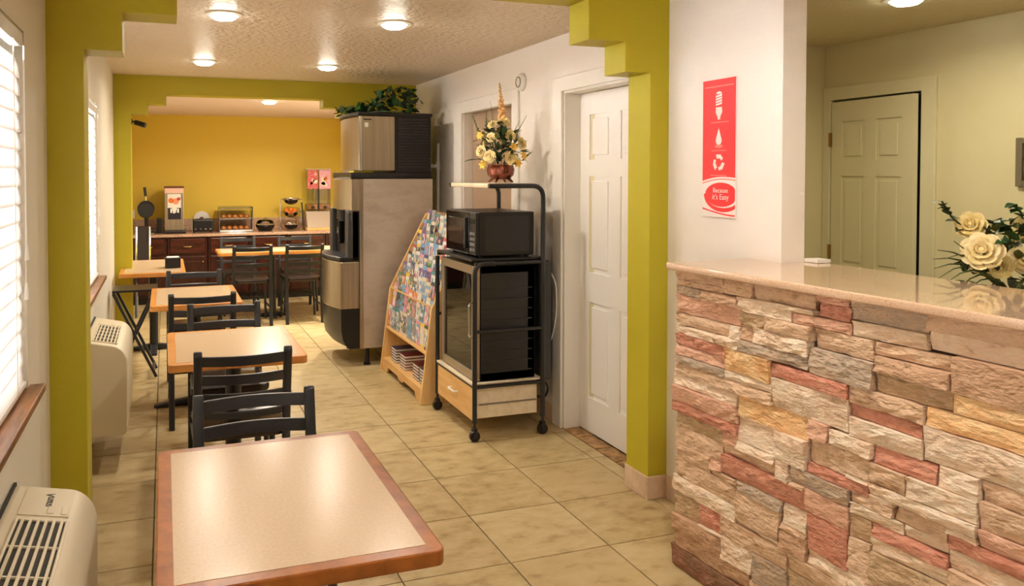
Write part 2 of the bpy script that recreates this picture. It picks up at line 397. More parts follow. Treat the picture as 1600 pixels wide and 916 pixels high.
build('door_frame', MB().box(2.321, 2.435, 4.262, 4.284, 0, 2.066).box(2.321, 2.435, 3.452, 3.472, 0, 2.066).box(2.321, 2.435, 3.452, 4.284, 2.0665, 2.089), TRIM, d1)
build('door_casing', casing('x', 2.302, 2.32, 3.386, 3.46, 4.275, 4.385, 2.08, 2.17), TRIM, d1, .004)
build('door_knob', MB().tube([(2.42, 3.56, .95), (2.38, 3.56, .95)], .014, 8).ball((2.365, 3.56, .95), .028, 12, 8), BRASS, d1)
d3 = struct('door_3', loc=(2.4, 5.5, 0))
build('door_leaf', MB().box(2.40, 2.43, 5.01, 5.98, .01, 2.065), TANROOM, d3)  # flat board in place of the open doorway's dim room
build('door_casing', casing('x', 2.302, 2.32, 4.90, 5.005, 5.985, 6.09, 2.065, 2.165), TRIM, d3, .004)
build('door_frame', MB().box(2.321, 2.434, 5.97, 5.989, 0, 2.068), TRIM, d3)
d2 = struct('door_2', loc=(4.19, 3.74, 0))
leaf = panel_leaf('door_leaf', (4.185, 4.04, 0), (-.0698, -.9976, 0), .64, 2.045, .03, OFFTRIM, d2)
build('door_casing', casing('x', 4.178, 4.2, 3.30, 3.39, 4.048, 4.108, 2.06, 2.145), OFFTRIM, d2, .004)
for z in (.30, 1.06, 1.80): build('hinge', MB().box(4.172, 4.186, 4.036, 4.052, z - .045, z + .045), BRASS, d2)
build('door_knob', MB().tube([(4.15, 3.47, .93), (4.105, 3.47, .93)], .012, 8).ball((4.085, 3.47, .93), .028, 12, 8), BRASS, d2)
# baseboards of tile pieces
def base_tiles(name, pieces):
    t = struct(name, loc=pieces[0][:1] + (pieces[0][2], 0))
    for p in pieces: build('tile', MB().box(*p), BASET, t, .004)
base_tiles('baseboard_column', [(2.188, 2.2, 3.2005, 3.385, 0, .112), (2.188, 2.304, 3.188, 3.2, 0, .112)])
base_tiles('baseboard_entry', [(2.293, 2.304, 2.95, 3.187, 0, .112), (2.293, 2.304, 2.66, 2.947, 0, .112)])
base_tiles('baseboard_right', [(2.308, 2.32, 4.39, 4.64, 0, .11), (2.308, 2.32, 4.643, 4.896, 0, .11), (2.308, 2.32, 6.095, 6.5, 0, .11), (2.308, 2.32, 6.503, 6.9, 0, .11), (2.308, 2.32, 6.903, 7.245, 0, .11)])
struct('trim_1', MB().box(2.42, 2.488, 2.398, 2.464, 1.2255, 1.238), TRIM)

# recessed lamps with protruding bulbs
def lamp(x, y, z, label, watts=LAMP, col=(1, .90, .76), group=None):
    t = thing('ceiling_light', label, 'light', (x, y, z), group)
    build('trim_ring', MB().lathe([(.098, 0), (.098, -.006), (.074, -.012), (.07, -.004)], (x, y, z), 28), WPLAST, t)
    build('bulb', MB().lathe([(.068, -.006), (.066, -.02), (.05, -.03), (.02, -.034), (0, -.0345)], (x, y, z), 24), BULB, t)
    L = bpy.data.lights.new('lamp_beam', 'AREA'); L.shape = 'DISK'; L.size = .11; L.energy = watts; L.color = col; L.spread = math.radians(165)
    o = bpy.data.objects.new('lamp_beam', L); COL.objects.link(o); o.parent = t; o.location = (0, 0, -.04)
lamp(.307, 4.33, ZC, 'round lit ceiling lamp over the table next to the first arch, on the window side')
lamp(1.24, 4.28, ZC, 'round lit ceiling lamp between the first arch and the ice machine, on the door side')
lamp(.292, 6.19, ZC, 'round lit ceiling lamp close to the second arch, on the window side')
lamp(1.233, 6.17, ZC, 'round lit ceiling lamp close to the second arch, near the ice machine')
lamp(1.025, 8.15, 2.32, 'small round lit lamp in the lowered ceiling of the breakfast nook', NOOK)
lamp(3.384, 2.83, 2.42, 'round lit lamp in the office ceiling beyond the stone counter', 6.5, (1, .9, .6))
lamp(1.5, 1.9, ZC, 'round unseen lobby lamp added to light the stone counter side', LOBBY, (1, .94, .86))  # unseen, added to brighten the counter side and the floor there
lamp(1.5, .3, ZC, 'round unseen lobby lamp added further from the arch', LOBBY, (1, .94, .86))  # unseen second lobby lamp, added for the same brightening
lamp(1.78, 7.9, 2.32, 'round lamp hidden behind the second arch, added to brighten the nook', NOOK)  # kept out of sight, added to lift the mustard wall
lamp(3.4, .6, 2.42, 'round office ceiling lamp added out of view above the desk', 6.5, (1, .9, .6))  # unseen, added as extra office light

STONES = '''0,46,193,199,t 0,46,189,193,t 0,27,183,189,g 27,58,183,189,b 0,58,171,183,p 0,50,163,171,t 46,70,190,199,t 70,113,190,199,t 58,98,181,190,c 58,79,173,181,o 79,112,173,181,t 50,59,163,171,c 59,70,164,173,b 70,110,164,173,c 0,37,157,163,c 37,59,157,163,c 0,48,150,157,r 0,48,143,150,p 0,48,138,143,g 48,84,143,157,y 48,85,138,143,c 59,110,157,164,g 0,85,131,138,t 0,58,123,131,c 0,58,112,123,p 0,58,105,112,r 58,109,118,131,y 84,135,148,156,r 85,135,131,148,c 110,149,156,170,g 135,175,147,156,t 113,135,195,199,p 113,135,187,195,r 98,136,181,187,p 112,148,170,181,t 135,175,189,199,g 136,175,181,189,c 148,187,174,181,t 149,187,166,174,b 149,187,156,166,o 175,239,191,199,t 175,246,182,191,c 187,242,165,182,b 187,249,156,165,y 175,244,147,156,y 135,174,140,147,r 135,174,130,140,c 174,238,131,147,c 109,123,121,131,p 123,149,122,130,c 133,147,111,122,t 109,133,108,121,t 58,87,103,118,c 87,109,102,118,c 0,46,96,105,o 46,58,98,105,p 0,45,84,96,t 0,35,74,84,t 35,45,78,84,p 46,88,91,98,t 45,108,79,91,r 88,98,91,102,c 98,136,93,102,g 109,147,102,108,r 147,167,111,121,t 149,181,121,130,r 167,200,111,121,c 181,200,121,131,c 147,200,105,111,c 136,160,97,102,t 160,186,97,105,t 136,165,91,97,c 165,186,91,97,c 200,243,122,131,t 200,249,110,122,t 0,57,62,74,t 0,57,52,62,c 0,26,37,52,o 26,44,39,52,r 0,46,26,37,b 0,68,15,26,b 0,71,0,15,d 44,96,41,52,t 46,70,26,41,c 70,96,23,41,g 57,92,72,79,g 57,91,56,72,t 92,109,67,79,c 91,109,52,64,b 109,136,60,81,r 108,136,81,93,p 96,148,43,52,t 96,159,32,43,o 136,148,79,91,o 148,186,84,91,r 148,186,77,84,c 136,148,63,79,t 148,186,63,77,o 186,250,95,102,r 186,200,102,105,c 200,252,102,110,p 186,250,86,95,c 186,241,76,86,t 71,121,0,9,c 121,171,0,9,c 171,221,0,9,t 221,271,0,9,o 271,321,0,9,b 321,371,0,9,t 71,121,9,18,t 121,171,9,18,t 171,221,9,18,t 221,271,9,18,o 271,321,9,18,p 321,371,9,18,c 96,146,18,27,t 146,196,18,27,c 196,246,18,27,p 246,296,18,27,p 296,346,18,27,c 159,209,27,36,c 209,259,27,36,t 259,309,27,36,t 309,359,27,36,c 159,209,36,45,c 209,259,36,45,t 259,309,36,45,c 309,359,36,45,c 148,198,45,54,c 198,248,45,54,t 248,298,45,54,c 298,348,45,54,c 136,186,54,63,c 186,236,54,63,t 236,286,54,63,g 286,336,54,63,c 336,386,54,63,o 186,236,63,72,p 236,286,63,72,c 286,336,63,72,t 336,386,63,72,c 241,291,72,81,b 291,341,72,81,c 341,391,72,81,t 250,300,81,90,p 300,350,81,90,c 250,300,90,99,t 300,350,90,99,c 252,302,99,108,g 302,352,99,108,c 252,302,108,117,p 302,352,108,117,c 249,299,117,126,o 299,349,117,126,o 243,293,126,135,g 293,343,126,135,c 238,288,135,144,o 288,338,135,144,b 338,391,135,144,t 244,294,144,153,c 294,344,144,153,c 249,299,153,162,c 299,349,153,162,t 249,299,162,171,t 299,349,162,171,t 242,292,171,180,b 292,342,171,180,c 246,296,180,189,p 296,346,180,189,p 246,296,189,199,b 296,346,189,199,c 342,391,171,180,t 343,391,126,135,c 344,391,144,153,t 346,391,18,27,o 346,391,180,189,c 346,391,189,199,b 348,391,45,54,c 349,391,117,126,t 349,391,153,162,c 349,391,162,171,o 350,391,81,90,g 350,391,90,99,c 352,391,99,108,p 352,391,108,117,c 359,391,27,36,c 359,391,36,45,t 96,146,27,32,t 109,136,52,60,c 186,236,72,76,c 371,391,0,9,g 371,391,9,18,g 58,87,98,103,c 68,96,18,23,t 57,91,52,56,c 35,57,74,78,t 146,159,27,32,c 239,246,191,199,b 91,109,64,67,t 386,391,54,63,t 386,391,63,72,c 241,250,81,86,t 98,113,187,190,c 133,147,108,111,c 242,249,165,171,t 26,46,37,39,c 147,160,102,105,c 136,148,52,54,c 243,249,122,126,t 148,159,43,45,o 236,241,72,76,g 98,108,91,93,t 238,243,131,135,c 238,244,144,147,g 244,249,153,156,c'''

# ------------------------------------------------------------------ stone faced counter
P0 = Vector((1.937, 2.63, 0)); CD = Vector((.0535, -.9986, 0)).normalized(); CN = Vector((-CD.y, CD.x, 0)) * -1   # CN points into the dining side
ct = thing('reception_counter', 'reception counter faced with stacked tan, rose and grey split stone', 'counter', (2.05, 1.5, 0))
Zt = 1.195
CL = 2.35
def cpt(s, n, z): return P0 + CD * s + CN * n + Vector((0, 0, z))
core = MB()
vs = [cpt(s, n, z) for z in (0, Zt) for s, n in ((.02, -.012), (CL, -.012), (CL, -.30), (.02, -.30))]
core.add(vs, [(0, 3, 2, 1), (4, 5, 6, 7), (0, 1, 5, 4), (1, 2, 6, 5), (2, 3, 7, 6), (3, 0, 4, 7)])
build('backing_wall', core, MORTAR, ct)
rs = random.Random(11)
cs = .006
for tok in STONES.split():
    a = tok.split(','); s0, s1, z0, z1 = [int(q) * cs for q in a[:4]]; z1 = min(z1, Zt); z0 = max(z0, 0)
    nx = max(2, min(10, int((s1 - s0) / .035))); nz = 2 if z1 - z0 < .035 else 3
    proud = rs.uniform(.004, .026); g = .0009; gx = .0026
    end = rs.uniform(-.012, .012) if s0 < .02 else 0
    tiltx, tiltz = rs.uniform(-.006, .006), rs.uniform(-.006, .005)
    mb = MB(); grid = []
    for j in range(nz + 1):
        for i in range(nx + 1):
            u, v = i / nx, j / nz
            edge = i in (0, nx) or j in (0, nz)
            ds = rs.uniform(-.0022, .0022) if 0 < i < nx else rs.uniform(-.0012, .0006) * (1 if i else -1)
            dz = rs.uniform(-.002, .002) if 0 < j < nz else rs.uniform(-.0016, .0005) * (1 if j else -1)
            n = proud + tiltx * (u - .5) * 2 + tiltz * (v - .5) * 2 + rs.uniform(-.0042, .0042) - (.003 if edge else 0)
            mb.v.append(tuple(cpt(s0 + gx + end * (i == 0) + (s1 - s0 - 2 * gx) * u + ds, n, z0 + g + (z1 - z0 - 2 * g) * v + dz)))
    W = nx + 1
    for j in range(nz):
        for i in range(nx):
            q = j * W + i; mb.face([q, q + 1, q + W + 1]); mb.face([q, q + W + 1, q + W])
    ring = [i for i in range(W)] + [j * W + nx for j in range(1, nz + 1)] + [nz * W + i for i in range(nx - 1, -1, -1)] + [j * W for j in range(nz - 1, 0, -1)]
    o = len(mb.v)
    for q in ring:
        p = Vector(mb.v[q]); n = (p - P0).dot(CN); mb.v.append(tuple(p - CN * (n + .014)))
    L = len(ring)
    for i in range(L): mb.face([ring[i], ring[(i + 1) % L], o + (i + 1) % L, o + i])
    st = build('stone', mb, STONE[a[4]], None, smooth=False, loc=cpt((s0 + s1) / 2, 0, (z0 + z1) / 2))
    lw = st.location - ct.location; st.parent = ct; st.location = lw
# end faces of the counter in the same stone
for k in range(9):
    z0, z1 = k * .1328 + .002, (k + 1) * .1328 - .002
    for q in range(2):
        n0, n1 = -.014 - q * .143 - (k % 2) * .03, -.014 - (q + 1) * .143 - (k % 2) * .03
        n1 = max(n1, -.298)
        if n0 - n1 < .03: continue
        mb = MB(); vs = [cpt(s, n, z) for z in (z0, z1) for s, n in ((.02 - rs.uniform(.004, .014), n0), (.03, n0), (.03, n1), (.02 - rs.uniform(.004, .014), n1))]
        mb.add(vs, [(0, 3, 2, 1), (4, 5, 6, 7), (0, 1, 5, 4), (1, 2, 6, 5), (2, 3, 7, 6), (3, 0, 4, 7)])
        build('stone', mb, STONE[rs.choice('tcpgbo')], ct, .003)
poly = [(1.888, 2.635), (2.02, .2), (2.50, .2), (2.475, 2.30), (2.475, 2.462), (2.4215, 2.462), (2.3035, 2.462), (2.3035, 2.652)]
top = build('countertop', MB().prism(poly, 'z', Zt + .001, Zt + .029), GRANITE, None, .006, 3, loc=(2.2, 1.5, Zt))
tag(top, 'polished beige granite slab lying on the stone counter', 'countertop')

# ------------------------------------------------------------------ chairs and tables
def make_chair(label, loc):
    t = thing('ladder_back_chair', label, 'chair', loc, 'black ladder-back chairs')
    x, y, z = loc
    for sx in (-1, 1):
        # back post is also the rear leg: floor -> seat -> leaning back
        p = [(-.255, 0), (-.195, .44), (-.205, .56), (-.262, .825)]
        mb = MB(); prof = []
        for (yy, zz) in p: prof.append((yy - .016, zz))
        top = [(p[-1][0] - .010, .838), (p[-1][0] + .002, .842), (p[-1][0] + .014, .838)]
        poly = [(a, b) for a, b in prof] + top + [(a + .032, b) for a, b in prof[::-1]]
        mb.prism([(y + a, z + b) for a, b in poly], 'x', x + sx * .185 - .0175, x + sx * .185 + .0175)
        build('rear_leg', mb, BLACKM, t, .008)
        build('front_leg', MB().tube([(x + sx * .17, y + .19, z + .44), (x + sx * .185, y + .215, z)], [.015, .013], 10), BLACKM, t)
        build('side_rail', MB().tube([(x + sx * .183, y - .20, z + .43), (x + sx * .172, y + .19, z + .43)], .011, 8), BLACKM, t)
        build('stretcher', MB().tube([(x + sx * .185, y - .235, z + .18), (x + sx * .178, y + .20, z + .18)], .009, 8), BLACKM, t)
    build('stretcher', MB().tube([(x - .178, y + .2, z + .24), (x + .178, y + .2, z + .24)], .009, 8), BLACKM, t)
    for zt, ya in ((.818, -.256), (.735, -.238), (.652, -.220), (.569, -.203)):
        mb = MB(); n = 8; prev = None
        hh = .042 if zt > .6 else .03
        for i in range(n + 1):
            u = i / n; xx = x - .178 + .356 * u; dy = -.034 * math.sin(PI * u)
            ring = [(xx, y + ya + dy - .008, z + zt - hh), (xx, y + ya + dy + .008, z + zt - hh), (xx, y + ya + dy + .004, z + zt), (xx, y + ya + dy - .012, z + zt)]
            o = len(mb.v); mb.v += ring
            if i: [mb.face([o - 4 + k, o - 4 + (k + 1) % 4, o + (k + 1) % 4, o + k]) for k in range(4)]
            if i in (0, n): mb.face([o, o + 1, o + 2, o + 3])
        build('slat', mb, BLACKM, t, .003, 1)
    poly = []
    for (cx, cy, a0) in ((.15, .165, 0), (-.15, .165, 90), (-.14, -.15, 180), (.14, -.15, 270)):
        for k in range(5):
            a = math.radians(a0 + k * 22.5); poly.append((x + cx + .05 * math.cos(a), y + cy + .05 * math.sin(a)))
    build('seat', MB().prism(poly, 'z', z + .436, z + .478), VINYL, t, .012)
    return t
chair0 = make_chair('black ladder-back chair at the far side of the front beige table, back to the next chair', (0, 0, 0))
def put_chair(first, x, y, rot, label):
    c = chair0 if first else dup(chair0)
    c.location = (x, y, 0); c.rotation_euler = (0, 0, rot); c['label'] = label
put_chair(1, .285, 2.43, PI, 'black ladder-back chair tucked under the far edge of the front beige table')
put_chair(0, .310, 3.61, 0, 'black ladder-back chair tucked under the near edge of the second beige table')
put_chair(0, .318, 4.34, PI, 'black ladder-back chair tucked under the far edge of the second beige table')
put_chair(0, .218, 5.27, 0, 'black ladder-back chair tucked under the near edge of the third beige table')
put_chair(0, .210, 5.96, PI, 'black ladder-back chair at the far edge of the third beige table')
put_chair(0, .850, 8.40, 0, 'black chair at the nook table, backed to the room, further from the ice machine')
put_chair(0, 1.385, 8.40, 0, 'black chair at the nook table, backed to the room, beside the ice machine')
put_chair(0, .800, 9.06, PI, 'black chair between nook table and cherry cabinet, in front of the drawers near the toaster')
put_chair(0, 1.46, 9.06, PI, 'black chair between nook table and cherry cabinet, below the fruit stand')

def make_table(x0, x1, y0, y1, label, edge=TWOOD, zt=.75, foot=.27, turn=0, border=.036, at=None):
    cx, cy = at or ((x0 + x1) / 2, (y0 + y1) / 2)
    t = thing('cafe_table', label, 'table', (cx, cy, 0), 'beige laminate tables')
    r = .022; poly = []
    for (ax, ay, a0) in ((x1 - r, y1 - r, 0), (x0 + r, y1 - r, 90), (x0 + r, y0 + r, 180), (x1 - r, y0 + r, 270)):
        for k in range(5):
            a = math.radians(a0 + k * 22.5); poly.append((ax + r * math.cos(a), ay + r * math.sin(a)))
    b = border
    outer = poly; inner = [(x1 - b, y1 - b), (x0 + b, y1 - b), (x0 + b, y0 + b), (x1 - b, y0 + b)]
    build('wood_edge', MB().prism(poly, 'z', zt - .036, zt - .0008), edge, t, .004)
    build('laminate_top', MB().prism(inner, 'z', zt - .004, zt), LAMIN, t)
    build('pedestal', MB().tube([(cx, cy, .03), (cx, cy, zt - .05)], .038, 16), BLACKM, t)
    build('mounting_plate', MB().box(cx - .16, cx + .16, cy - .16, cy + .16, zt - .05, zt - .036), BLACKM, t, .003)
    for k in range(4):
        d = Vector((math.cos(k * PI / 2 + turn), math.sin(k * PI / 2 + turn), 0)); n = Vector((-d.y, d.x, 0)); c = Vector((cx, cy, 0)); L = foot
        mb = MB(); vs = []
        for u, wd, h in ((0, .03, .06), (L * .6, .028, .035), (L, .03, .018)):
            for sx, hz in ((-1, 0.004), (1, 0.004), (1, h), (-1, h)): vs.append(c + d * u + n * sx * wd + Vector((0, 0, hz)))
        mb.add(vs, [(0, 1, 2, 3), (8, 11, 10, 9)] + [[a + i, a + (i + 1) % 4, a + 4 + (i + 1) % 4, a + 4 + i] for a in (0, 4) for i in range(4)])
        build('foot', mb, BLACKM, t, .006)
    return t
make_table(-.024, .582, 1.60, 2.452, 'beige laminate cafe table with red-brown wood edge, in front by the counter')
make_table(.008, .612, 3.53, 4.272, 'beige laminate cafe table second from the stone counter, oak edged', TWOOD2)
make_table(-.092, .475, 5.14, 5.955, 'beige laminate cafe table third in the row, beside the further air conditioner', TWOOD2)
make_table(-.36, .165, 6.86, 7.93, 'beige laminate table under the second green arch, with the black napkin box', TWOOD2)
make_table(.52, 2.02, 8.33, 8.84, 'long beige table in the breakfast nook with four black chairs', TWOOD2, foot=.18, at=(1.12, 8.70))

# napkin holder on the table under the second arch
t = thing('napkin_holder', 'black napkin box with grey top on the table under the second arch', 'napkin holder', (.06, 7.22, .75))
build('body', MB().box(-.0, .13, 7.15, 7.29, .75, .84), BLACKP, t, .006)
build('napkin', MB().box(.015, .115, 7.165, 7.275, .838, .843), PAPER, t)
# folding stand with crossing legs
t = thing('folding_stand', 'black folding stand with crossing legs beside the second green arch column', 'stand', (-.22, 6.5, 0))
for yy in (6.36, 6.64):
    for s in (-1, 1): build('leg', MB().tube([(-.22 - s * .15, yy + s * .008, .01), (-.22 + s * .15, yy + s * .008, .66)], .012, 8), BLACKM, t)
for xx, zz in ((-.37, .66), (-.07, .66), (-.35, .06), (-.09, .06)): build('cross_bar', MB().tube([(xx, 6.35, zz), (xx, 6.65, zz)], .011, 8), BLACKM, t)
build('tray', MB().box(-.38, -.06, 6.34, 6.66, .672, .688), BLACKP, t, .004)

# ------------------------------------------------------------------ through-the-wall air conditioners
def ptac(y0, y1, zb, label, script):
    zt = zb + .50; x0 = XL + .002; x1 = XL + .215
    t = thing('air_conditioner', label, 'air conditioner', (x0, (y0 + y1) / 2, zb), 'wall air conditioners')
    prof = [(x0, zb), (x1 - .012, zb), (x1, zb + .02), (x1 + .004, zb + .30)]
    for k in range(9):
        a = math.radians(k * 10); prof.append((x1 + .004 - .085 + .085 * math.cos(a), zt - .125 + .10 * math.sin(a)))
    slope_a = prof[-1]; prof += [(x0 + .02, zt), (x0, zt)]
    build('body', MB().prism(prof, 'y', y0, y1), PTACM, t, .006)
    build('gap_shade_strip', MB().box(x0, x0 + .008, y0 - .008, y1 + .008, zb - .008, zt + .007), PTACD, t)  # dark strip painting the shaded gap along the wall
    # sloping top: plane from slope_a up to (x0+.02, zt)
    A = Vector((slope_a[0], 0, slope_a[1])); B = Vector((x0 + .02, 0, zt)); D = (B - A); Ln = D.length; D.normalize(); N = Vector((-D.z, 0, D.x)) * (-1 if D.x < 0 else 1)
    if N.z < 0: N = -N
    gy0, gy1 = y0 + .06, y1 - .24
    def P(u, y, h): q = A + D * u + N * h; return (q.x, y, q.z)
    def slab(mb, u0, u1, ya, yb, h0, h1):
        vs = [P(u, y, h) for h in (h0, h1) for u, y in ((u0, ya), (u1, ya), (u1, yb), (u0, yb))]
        return mb.add(vs, [(0, 3, 2, 1), (4, 5, 6, 7), (0, 1, 5, 4), (1, 2, 6, 5), (2, 3, 7, 6), (3, 0, 4, 7)])
    u0, u1 = -.012, Ln - .03
    build('hollow_shade', slab(MB(), u0, u1, gy0, gy1, .0005, .0015), PTACD, t)  # thin dark sheet painting the shade below the louvers
    n = int((gy1 - gy0) / .034)
    nl = 6
    fr = MB()
    for a, b, c, d in ((u0 - .008, u0, gy0 - .008, gy1 + .008), (u1, u1 + .008, gy0 - .008, gy1 + .008)): slab(fr, a, b, c, d, 0, .007)
    for c, d in ((gy0 - .008, gy0), (gy1, gy1 + .008)): slab(fr, u0, u1, c, d, 0, .007)
    build('vent_frame', fr, PTACM, t, .002)
    for k in range(nl):
        u = u0 + (u1 - u0) * (k + .5) / nl
        build('louver', slab(MB(), u - .005, u + .003, gy0, gy1, .001, .008), PTACM, t, .001, 1)
    for k in range(1, 5):
        y = gy0 + (gy1 - gy0) * k / 5
        build('vent_bar', slab(MB(), u0, u1, y - .003, y + .003, .001, .0065), PTACM, t)
    build('control_flap', slab(MB(), u0 - .004, u1 + .01, y1 - .20, y1 - .02, .0003, .003), PTACM, t, .0015)
    for du in (.0, .035): build('latch', slab(MB(), u0 + du, u0 + du + .018, y1 - .19, y1 - .145, .002, .006), PTACM, t, .002)
    if script:
        mtx = Matrix(((0, D.x, N.x, 0), (1, 0, 0, 0), (0, D.z, N.z, 0), (0, 0, 0, 1)))
        mtx = Matrix(((0, D.x, N.x, 0), (-1, 0, 0, 0), (0, D.z, N.z, 0), (0, 0, 0, 1)))
        c = Vector(P((u0 + u1) / 2, y1 - .1, .0034))
        text('maker_script', 'Amana', .032, Matrix.Translation(c) @ mtx @ Matrix.Shear('XZ', 4, (0.0, 0.0)), BLACKP, t)
    for yy in (y0 + .05, y1 - .05): build('bracket', MB().box(x0, x0 + .05, yy - .02, yy + .02, zb - .035, zb), PTACM, t, .003)
ptac(1.40, 2.44, .20, 'cream wall air conditioner with script on its lid, under the near window', True)
ptac(4.39, 5.13, .20, 'cream wall air conditioner under the window beyond the green column', False)

# ------------------------------------------------------------------ ice machine (dispenser below, ice head above)
t = thing('ice_machine', 'tall stainless ice machine with black dispenser recess and louvered head', 'ice machine', (1.82, 6.55, 0))
y0, y1 = 6.20, 6.92
cab = build('cabinet', MB().box(1.515, 2.13, y0, y1, .142, 1.53), STEELW, t, .004)
build('corner_strip', MB().box(1.500, 1.53, y0 - .006, y0 + .02, .142, 1.53), STEEL, t, .003)
for x in (1.57, 2.08):
    for y in (y0 + .04, y1 - .04):
        build('foot', MB().lathe([(.03, 0), (.03, .012), (.02, .02), (.02, .142)], (x, y, 0), 12), BLACKP, t)
def bow(x_back, x_near, x_mid, n=10, ya=y0, yb=y1):
    """plan outline of a front that bulges towards -x"""
    pts = [(x_back, ya), (x_near, ya)]
    ym = (ya + yb) / 2
    for i in range(1, n):
        u = i / n; pts.append((x_near - (x_near - x_mid) * math.sin(PI * u), ya + (yb - ya) * u))
    pts += [(x_near, yb), (x_back, yb)]; return pts
build('upper_front', MB().prism(bow(1.5, 1.43, 1.385), 'z', 1.27, 1.53), STEEL, t, .008)
build('dispenser_recess', MB().prism([(1.5, y0), (1.44, y0), (1.44, y1), (1.5, y1)], 'z', .87, 1.27), BLACKP, t, .004)
for ya, yb in ((y0, y0 + .1), (y1 - .1, y1)): build('recess_cheek', MB().prism([(1.5, ya), (1.40, ya), (1.40, yb), (1.5, yb)], 'z', .88, 1.272), mat('dark_grey_panel', srgb(66, 64, 62), .4), t, .01)
build('dispenser_lever', MB().box(1.395, 1.44, 6.52, 6.60, .98, 1.2), BLACKG, t, .01)
build('chute', MB().prism([(1.44, 6.48), (1.40, 6.50), (1.40, 6.62), (1.44, 6.64)], 'z', 1.17, 1.27), BLACKP, t, .006)
build('drip_tray', MB().prism(bow(1.5, 1.34, 1.27), 'z', .86, .895), BLACKP, t, .008)
build('bin_front', MB().prism(bow(1.5, 1.345, 1.275), 'z', .47, .858), STEEL, t, .01)
mb = MB(); rings = []
for z, f in ((.47, 1), (.30, .98), (.22, .9), (.17, .72), (.145, .42)):
    rings.append([(1.5 - (1.5 - px) * f, py, z) for px, py in bow(1.5, 1.345, 1.28)])
for r in rings: mb.v += r
n = len(rings[0])
for i in range(len(rings) - 1):
    for j in range(n): mb.face([i * n + j, i * n + (j + 1) % n, (i + 1) * n + (j + 1) % n, (i + 1) * n + j])
mb.face(list(range(n))); mb.face([(len(rings) - 1) * n + j for j in range(n)])
build('lower_skirt', mb, BLACKP, t)
build('plinth', MB().box(1.43, 2.13, y0 + .005, y1, 1.531, 1.585), BLACKP, t, .008)
hd = build('head_panel', MB().prism(bow(1.80, 1.505, 1.465), 'z', 1.60, 2.045), STEEL, t, .006)
build('head_frame', MB().box(1.80, 2.118, y0 + .006, y1, 1.585, 2.05), BLACKP, t, .004)
build('edge_trim', MB().box(1.496, 1.522, y0 - .004, y0 + .014, 1.60, 2.045), CHROME, t, .004)
for k in range(17):
    z = 1.622 + k * .0244
    build('louver', MB().box(1.835, 2.085, y0 - .006, y0 + .012, z, z + .013, Matrix.Identity(4)), BLACKM, t, .002, 1)
build('lid', MB().prism(bow(2.13, 1.49, 1.445), 'z', 2.047, 2.077), BLACKP, t, .006)
build('maker_sticker', MB().box(1.545, 1.575, y0 - .0015, y0 - .0003, 1.955, 1.99), PAPER, t)
build('badge', MB().box(1.535, 1.60, y0 - .003, y0 - .0003, 2.012, 2.022), BLACKP, t)

# ------------------------------------------------------------------ ivy garland on the ice machine
def leaf_mesh(name, L, Wd, m, fold=.25, lobes=False):
    mb = MB()
    prof = [(0, .0), (.12, .55), (.35, 1), (.6, .8), (.82, .4), (1, 0)]
    if lobes: prof = [(0, .35), (.12, 1), (.3, .62), (.42, .9), (.62, .5), (1, 0)]
    for u, wv in prof:
        dz = -.18 * L * u * u
        mb.v += [(-Wd * wv * .5, L * u, dz + Wd * wv * fold * .5), (0, L * u, dz), (Wd * wv * .5, L * u, dz + Wd * wv * fold * .5)]
    for i in range(len(prof) - 1):
        a = i * 3; mb.face([a, a + 1, a + 4, a + 3]); mb.face([a + 1, a + 2, a + 5, a + 4])
    return mesh_only(name, mb, m)
ivy = [leaf_mesh('leaf', .085, .07, m, .25, True) for m in (LEAF, LEAF3)]
t = thing('ivy_garland', 'dark green trailing ivy garland lying on top of the ice machine', 'plant', (1.85, 6.55, 2.077))
ri = random.Random(5)
build('stem', MB().tube([(1.45, 6.86, 2.082), (1.58, 6.62, 2.088), (1.75, 6.5, 2.11), (1.95, 6.42, 2.10), (2.06, 6.5, 2.085)], .006, 6), LEAF3, t)
for k in range(210):
    u = ri.random() ** .8
    x = 1.45 + .58 * u + ri.gauss(0, .03); y = 6.82 - .44 * u + ri.gauss(0, .05); hmax = .04 + .20 * max(0, 1 - abs(u - .78) / .5) ** .9
    z = 2.09 + ri.random() * hmax
    x = max(1.40, min(2.06, x))
    share('leaf', ri.choice(ivy), t, (x - 1.85, y - 6.55, z - 2.077), (ri.uniform(-.1, 1.4), ri.uniform(-.8, .8), ri.uniform(0, 2 * PI)), (ri.uniform(.6, 1.0),) * 3)

# white pipes behind the ice machine
t = thing('white_pipe', 'upright white plastic pipe with a tee against the wall behind the ice machine', 'pipe', (2.285, 6.5, 0))
build('riser', MB().tube([(2.285, 6.5, 0), (2.285, 6.5, 1.84)], .013, 10), WPLAST, t)
build('tee_fitting', MB().tube([(2.285, 6.5, 1.60), (2.285, 6.5, 1.68)], .02, 10).tube([(2.285, 6.5, 1.64), (2.19, 6.5, 1.64)], .017, 10), WPLAST, t)
build('slanted_pipe', MB().tube([(2.26, 6.52, .02), (2.20, 6.52, 1.55)], .009, 8), WPLAST, t)

